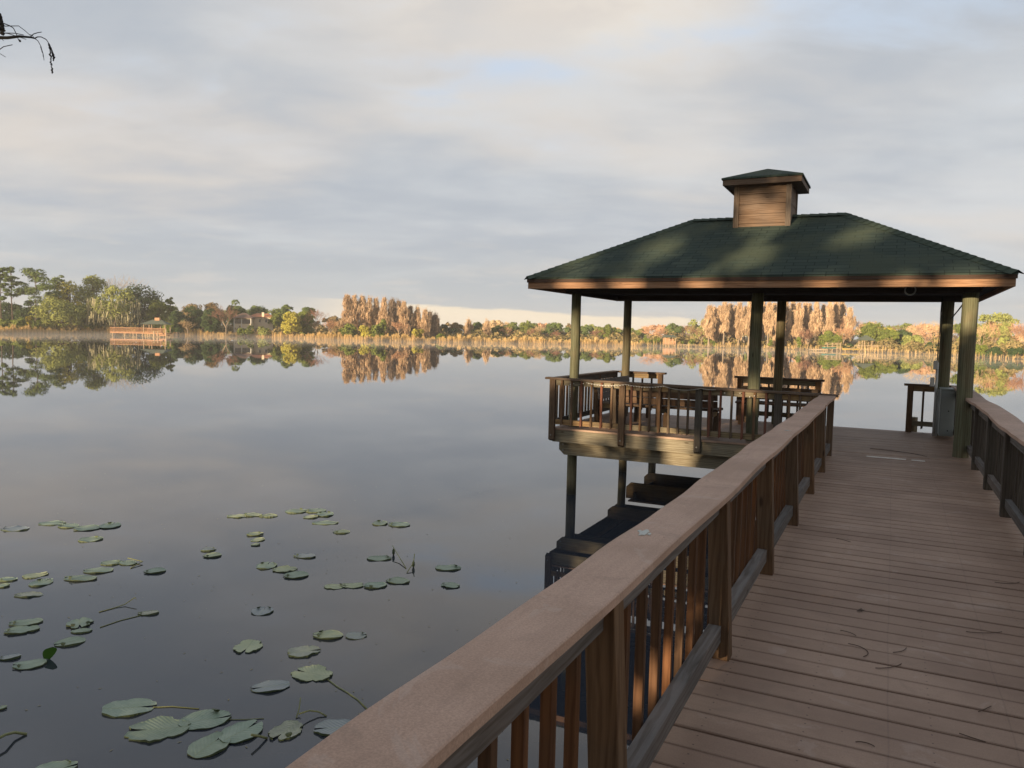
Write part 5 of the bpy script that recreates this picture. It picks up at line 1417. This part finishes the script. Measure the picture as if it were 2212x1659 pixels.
PADS = [
 (33, 1143, 60, 's', 'leftmost pad of the row near the left edge, thin outline', 178, 1.5, 1, 0), (113, 1131, 55, 'g', 'flat pad with a dark fold, second in the upper left row', 10, 1.5, 1, 0),
 (148, 1137, 46, 'g', 'middle pad of the upper left row', 170, 1.3, 1, 0), (189, 1142, 50, 'g', 'fourth pad of the upper left row, pale centre', 200, 1.2, 0, 0),
 (238, 1137, 44, 'g', 'last pad at the right end of the upper left row', 90, 1.1, 1, 0), (196, 1166, 45, 'g', 'single pad just below the upper left row', 30, 1.2, 1, 0),
 (240, 1217, 44, 'g', 'small pad at the top of the diagonal chain on the left', 10, 1.3, 1, 0), (277, 1217, 42, 'g', 'pad under a bent stem at the end of the diagonal chain', 160, 1.3, 0, 0),
 (213, 1234, 62, 'g', 'long pad in the middle of the diagonal chain on the left', 190, 1.7, 0, 0), (335, 1235, 46, 'g', 'single oval pad right of the diagonal chain', 200, 1.3, 1, 0),
 (75, 1244, 50, 'y', 'yellowish pad touching a folded green one near the left edge', 40, 1.3, 0, 1), (89, 1260, 48, 'g', 'folded green pad below the yellowish one', 80, 1.2, 2, 0),
 (17, 1253, 40, 'g', 'pad with curled dark tip at the left edge', 190, 1.5, 1, 0), (6, 1267, 24, 'g', 'small pad half cut by the left edge', 20, 1.2, 1, 0),
 (174, 1251, 72, 'g', 'long pad with a dark curled left end', 180, 1.9, 1, 0), (62, 1286, 62, 'f', 'pale half sunken pad near the left edge', 185, 1.9, 0, 1),
 (321, 1325, 44, 'f', 'half sunken yellowish pad at the end of a long straight stem', 190, 1.5, 1, 0), (57, 1346, 66, 'g', 'upper pad of the pair at the left, dark tip', 200, 1.7, 1, 0),
 (47, 1363, 70, 'g', 'lower ragged pad of the pair at the left', 200, 1.6, 1, 1), (172, 1348, 54, 'g', 'ragged pad topping the cluster of three at the left', 300, 1.1, 2, 1),
 (176, 1364, 44, 'g', 'narrow middle pad of the cluster of three at the left', 10, 1.6, 0, 0), (152, 1388, 62, 'g', 'lowest and widest pad of the cluster of three at the left', 210, 1.3, 1, 0),
 (21, 1421, 44, 's', 'grey ring shaped pad at the left edge', 200, 1.4, 1, 0), (65, 1437, 66, 'g', 'pad with an upright folded leaf beside it near the left edge', 200, 1.3, 1, 0),
 (3, 1531, 20, 'g', 'small pad cut by the left edge low in the photo', 20, 1.2, 0, 0), (278, 1530, 112, 'g', 'large pad with an open slit and a trailing stem, alone above the big group', 10, 1.3, 0, 0),
 (342, 1577, 122, 'g', 'large ragged pad with holes at the left of the big group', 190, 1.25, 0, 1), (442, 1557, 110, 'g', 'large pad with a rolled edge at the top of the big group', 20, 1.3, 1, 0),
 (452, 1613, 94, 'g', 'large oval pad at the bottom of the big group', 70, 1.25, 0, 0), (521, 1584, 94, 'g', 'large ribbed pad at the right of the big group', 60, 1.25, 0, 0),
 (536, 1398, 64, 'y', 'heart shaped torn pale green pad right of centre of the lake view', 270, 1.1, 0, 1), (655, 1409, 66, 'f', 'half sunken lobed pad above the one with a long stem', 20, 1.2, 0, 1),
 (674, 1457, 86, 'y', 'wrinkled pale green pad with a long stem running to the railing', 160, 1.2, 0, 1), (585, 1485, 84, 's', 'blue grey shiny pad left of the long stemmed pad', 200, 1.5, 0, 0),
 (709, 1374, 68, 'y', 'pale pad with a curled dark end next to a blue grey one', 180, 1.5, 2, 0), (769, 1374, 42, 's', 'small blue grey pad at the right end of a pair', 10, 1.1, 1, 0),
 (618, 1580, 76, 'f', 'sunken star shaped leaf with upright stems near the railing', 250, 1.2, 1, 1), (724, 1574, 92, 's', 'green pad half hidden behind the railing cap', 190, 1.3, 0, 0),
 (512, 1116, 42, 'y', 'left pad of the far chain of three', 10, 1.5, 0, 1), (545, 1113, 44, 'y', 'middle pad of the far chain of three', 170, 1.4, 1, 1),
 (580, 1115, 42, 'y', 'right pad of the far chain of three', 190, 1.5, 1, 1), (639, 1105, 43, 'g', 'farthest left pad of the group by the dark curled leaves', 10, 1.2, 1, 0),
 (682, 1104, 42, 'g', 'top pad of the far group with curled leaves', 190, 1.2, 1, 0), (702, 1112, 38, 'g', 'far pad with two upright curled lobes', 90, 1.1, 2, 0),
 (671, 1118, 32, 'y', 'small yellowish pad under the far group', 20, 1.4, 1, 0), (702, 1130, 58, 'g', 'long flat pad below the far group', 5, 1.8, 0, 0),
 (738, 1150, 38, 'y', 'lone yellow green pad right of the long flat pad', 190, 1.4, 1, 0), (821, 1131, 37, 'g', 'left pad of the far pair with one upright lobe', 90, 1.2, 1, 0),
 (863, 1134, 44, 'g', 'right pad of the far pair', 170, 1.2, 1, 0), (551, 1155, 36, 'y', 'top pad of the small column of three', 20, 1.3, 1, 0),
 (557, 1167, 28, 'y', 'middle pad of the small column of three', 40, 1.2, 0, 0), (552, 1178, 20, 'y', 'bottom pad of the small column of three', 20, 1.3, 0, 1),
 (450, 1188, 30, 's', 'small grey pad touching a pale green one', 20, 1.2, 1, 0), (459, 1201, 36, 'y', 'pale green pad under the small grey one', 200, 1.2, 1, 0),
 (659, 1202, 50, 's', 'lone grey outlined pad in the middle of the lake view', 170, 1.5, 1, 0), (819, 1207, 55, 'g', 'pad left of the two upright buds', 10, 1.5, 1, 0),
 (968, 1228, 58, 'g', 'rightmost open water pad with a dark curled left end', 5, 1.5, 1, 0), (576, 1223, 45, 'g', 'first pad of the joined trio, with upright lobes', 90, 1.1, 2, 0),
 (615, 1231, 55, 'y', 'middle pad of the joined trio', 10, 1.3, 0, 1), (640, 1244, 50, 'g', 'lower right pad of the joined trio', 200, 1.2, 1, 0),
 (723, 1268, 46, 'y', 'yellowish left end pad of the chain of four', 10, 1.3, 1, 1), (762, 1266, 50, 'y', 'second pad of the chain of four', 190, 1.4, 0, 1),
 (811, 1266, 52, 'g', 'third pad of the chain of four', 200, 1.3, 1, 0), (860, 1256, 54, 'g', 'right end pad of the chain of four with a dark fold', 170, 1.3, 1, 0),
 (973, 1266, 44, 'g', 'pad with a pointed upright lobe right of the chain of four', 160, 1.3, 1, 1), (567, 1321, 48, 's', 'lone grey pad with a dark tip in the middle of the near water', 90, 1.1, 2, 0),
 (988, 1611, 40, 'g', 'pad glimpsed between the nearest railing balusters', 20, 1.3, 0, 0), (118, 1664, 90, 'g', 'pad cut by the bottom edge near the left corner', 20, 1.3, 1, 0),
]
for i, (px, py, wp, c, lab, an, asp, fo, rg) in enumerate(PADS):
    pad(px, py, wp, c, lab, GP, an + 26, asp, fo, rg, i)
def stem(pts, r, lab, name='stem', hs=None):
    m = MB(); p = []
    for k, (px, py) in enumerate(pts):
        x, y = ground_at(px, py); p.append((x, y, WZ + .004 + (hs[k] if hs else 0)))
    m.tube(p, r, 6); return tag(m.build(name, stemm, smooth=True), lab, 'stem', 'stems lying on the water')
stem([(216, 1356), (260, 1341), (300, 1331), (318, 1325)], .004, 'long straight stem leading to the half sunken yellowish pad')
stem([(707, 1468), (728, 1484), (752, 1498), (772, 1512), (792, 1532)], .006, 'thick stem running from the wrinkled pad to the railing')
stem([(330, 1529), (372, 1527), (430, 1532)], .004, 'thin stem trailing right from the lone large pad')
stem([(214, 1323), (250, 1313), (270, 1308), (292, 1303), (294, 1305)], .005, 'stem with a hooked tip on the left', hs=[0, 0, .01, .06, .05])
stem([(-10, 1618), (12, 1606), (32, 1592), (58, 1587)], .010, 'yellow green stalk at the lower left edge', hs=[.06, .06, .03, 0])
stem([(276, 1211), (308, 1217), (282, 1228)], .006, 'bent pale stem over the end of the diagonal chain', hs=[.03, .02, .0])
stem([(848, 1196), (862, 1210), (877, 1228)], .006, 'left pale stem of the two buds', hs=[.10, .04, 0])
stem([(879, 1238), (893, 1226), (895, 1221)], .006, 'right pale stem of the two buds', hs=[0, .06, .14])
stem([(543, 1609), (560, 1603), (577, 1596)], .009, 'short yellow green stalk poking up beside the sunken leaf', hs=[.07, .04, 0])
stem([(646, 1557), (668, 1547), (688, 1544), (705, 1548)], .006, 'curved pale stem right of the sunken leaf', hs=[.05, .04, .02, 0])
stem([(640, 1552), (646, 1541), (649, 1530)], .005, 'short upright stem behind the sunken leaf', hs=[0, .03, .08])
stem([(490, 1556), (530, 1555), (570, 1553)], .003, 'faint thin stem right of the big group')
for px, py, lab in ((850, 1199, 'dark round bud on the left pale stem'), (893, 1226, 'dark oval bud on the right pale stem')):
    x, y = ground_at(px, py); m = MB(); m.tube([(x, y, WZ + .0), (x, y, WZ + .03), (x, y, WZ + .065), (x, y, WZ + .085)], [.008, .019, .017, .006], 10)
    tag(m.build('water_lily_bud', PM['d'], smooth=True), lab, 'bud')
x, y = ground_at(101, 1424); m = MB()
pr_ = None
for k in range(7):
    u = k / 6; wd = .055 * math.sin(math.pi * (.12 + .8 * u)); c0 = (x + .03 * u, y + .04 * u, WZ + .10 * math.sin(u * 1.7))
    row = [(c0[0] - wd * .8, c0[1] - wd * .6, c0[2] - .006), (c0[0], c0[1], c0[2] + .004), (c0[0] + wd * .8, c0[1] + wd * .6, c0[2] - .006)]
    if pr_:
        m.quad(pr_[0], pr_[1], row[1], row[0]); m.quad(pr_[1], pr_[2], row[2], row[1])
    pr_ = row
tag(m.build('folded_leaf', leafmat('folded_leaf_green', C(.05, .12, .02), C(.08, .17, .03)), fix=False), 'green leaf folded upright beside a pad near the left edge', 'leaf')

# specks of seed and leaf litter drifting on the water
fd = MB(); q = random.Random(12)
for k in range(230):
    Yd_ = q.uniform(4.2, 15); px_ = q.uniform(-40, 1150); x, y, _ = at(px_, Yd_)
    a = q.uniform(0, 3.1); L = q.uniform(.006, .020); w_ = q.uniform(.003, .007); ca, sa = math.cos(a), math.sin(a)
    fd.poly([(x + ca * L, y + sa * L, WZ + .003), (x - sa * w_, y + ca * w_, WZ + .004), (x - ca * L, y - sa * L, WZ + .003), (x + sa * w_, y - ca * w_, WZ + .004)])
tag(fd.build('floating_litter', simple('litter', (.30, .26, .15, 1), .7, 0, .3), fix=False), kind='stuff')

# ------------------------------------------------------------------ mist and haze
def volume(name, dens, col, aniso=0.0):
    m, t = newmat(name)
    v = t('ShaderNodeVolumePrincipled', {'Color': col, 'Density': dens, 'Anisotropy': aniso})
    t('ShaderNodeOutputMaterial', {'Volume': v.outputs[0]}); return m
hb = MB(); hb.box(-1050, 1050, -1050, 1050, -4.4, 24)
tag(hb.build('haze', volume('haze_air', .00045, (.95, .93, .90, 1))), kind='stuff')
def mist(r0f, z1, dens):
    mm = MB(); A = [-60 + 3 * k for k in range(41)]
    outl = [bear(a, shore(a) * r0f)[:2] for a in A] + [bear(a, shore(a) + 6)[:2] for a in reversed(A)]
    mm.prism(outl, 'z', WZ + .01, z1)
    return tag(mm.build('mist', volume('mist_air', dens, (1, .97, .93, 1))), kind='stuff')
mist(.6, WZ + .35, .0045)
mist(.82, WZ + .9, .0025)
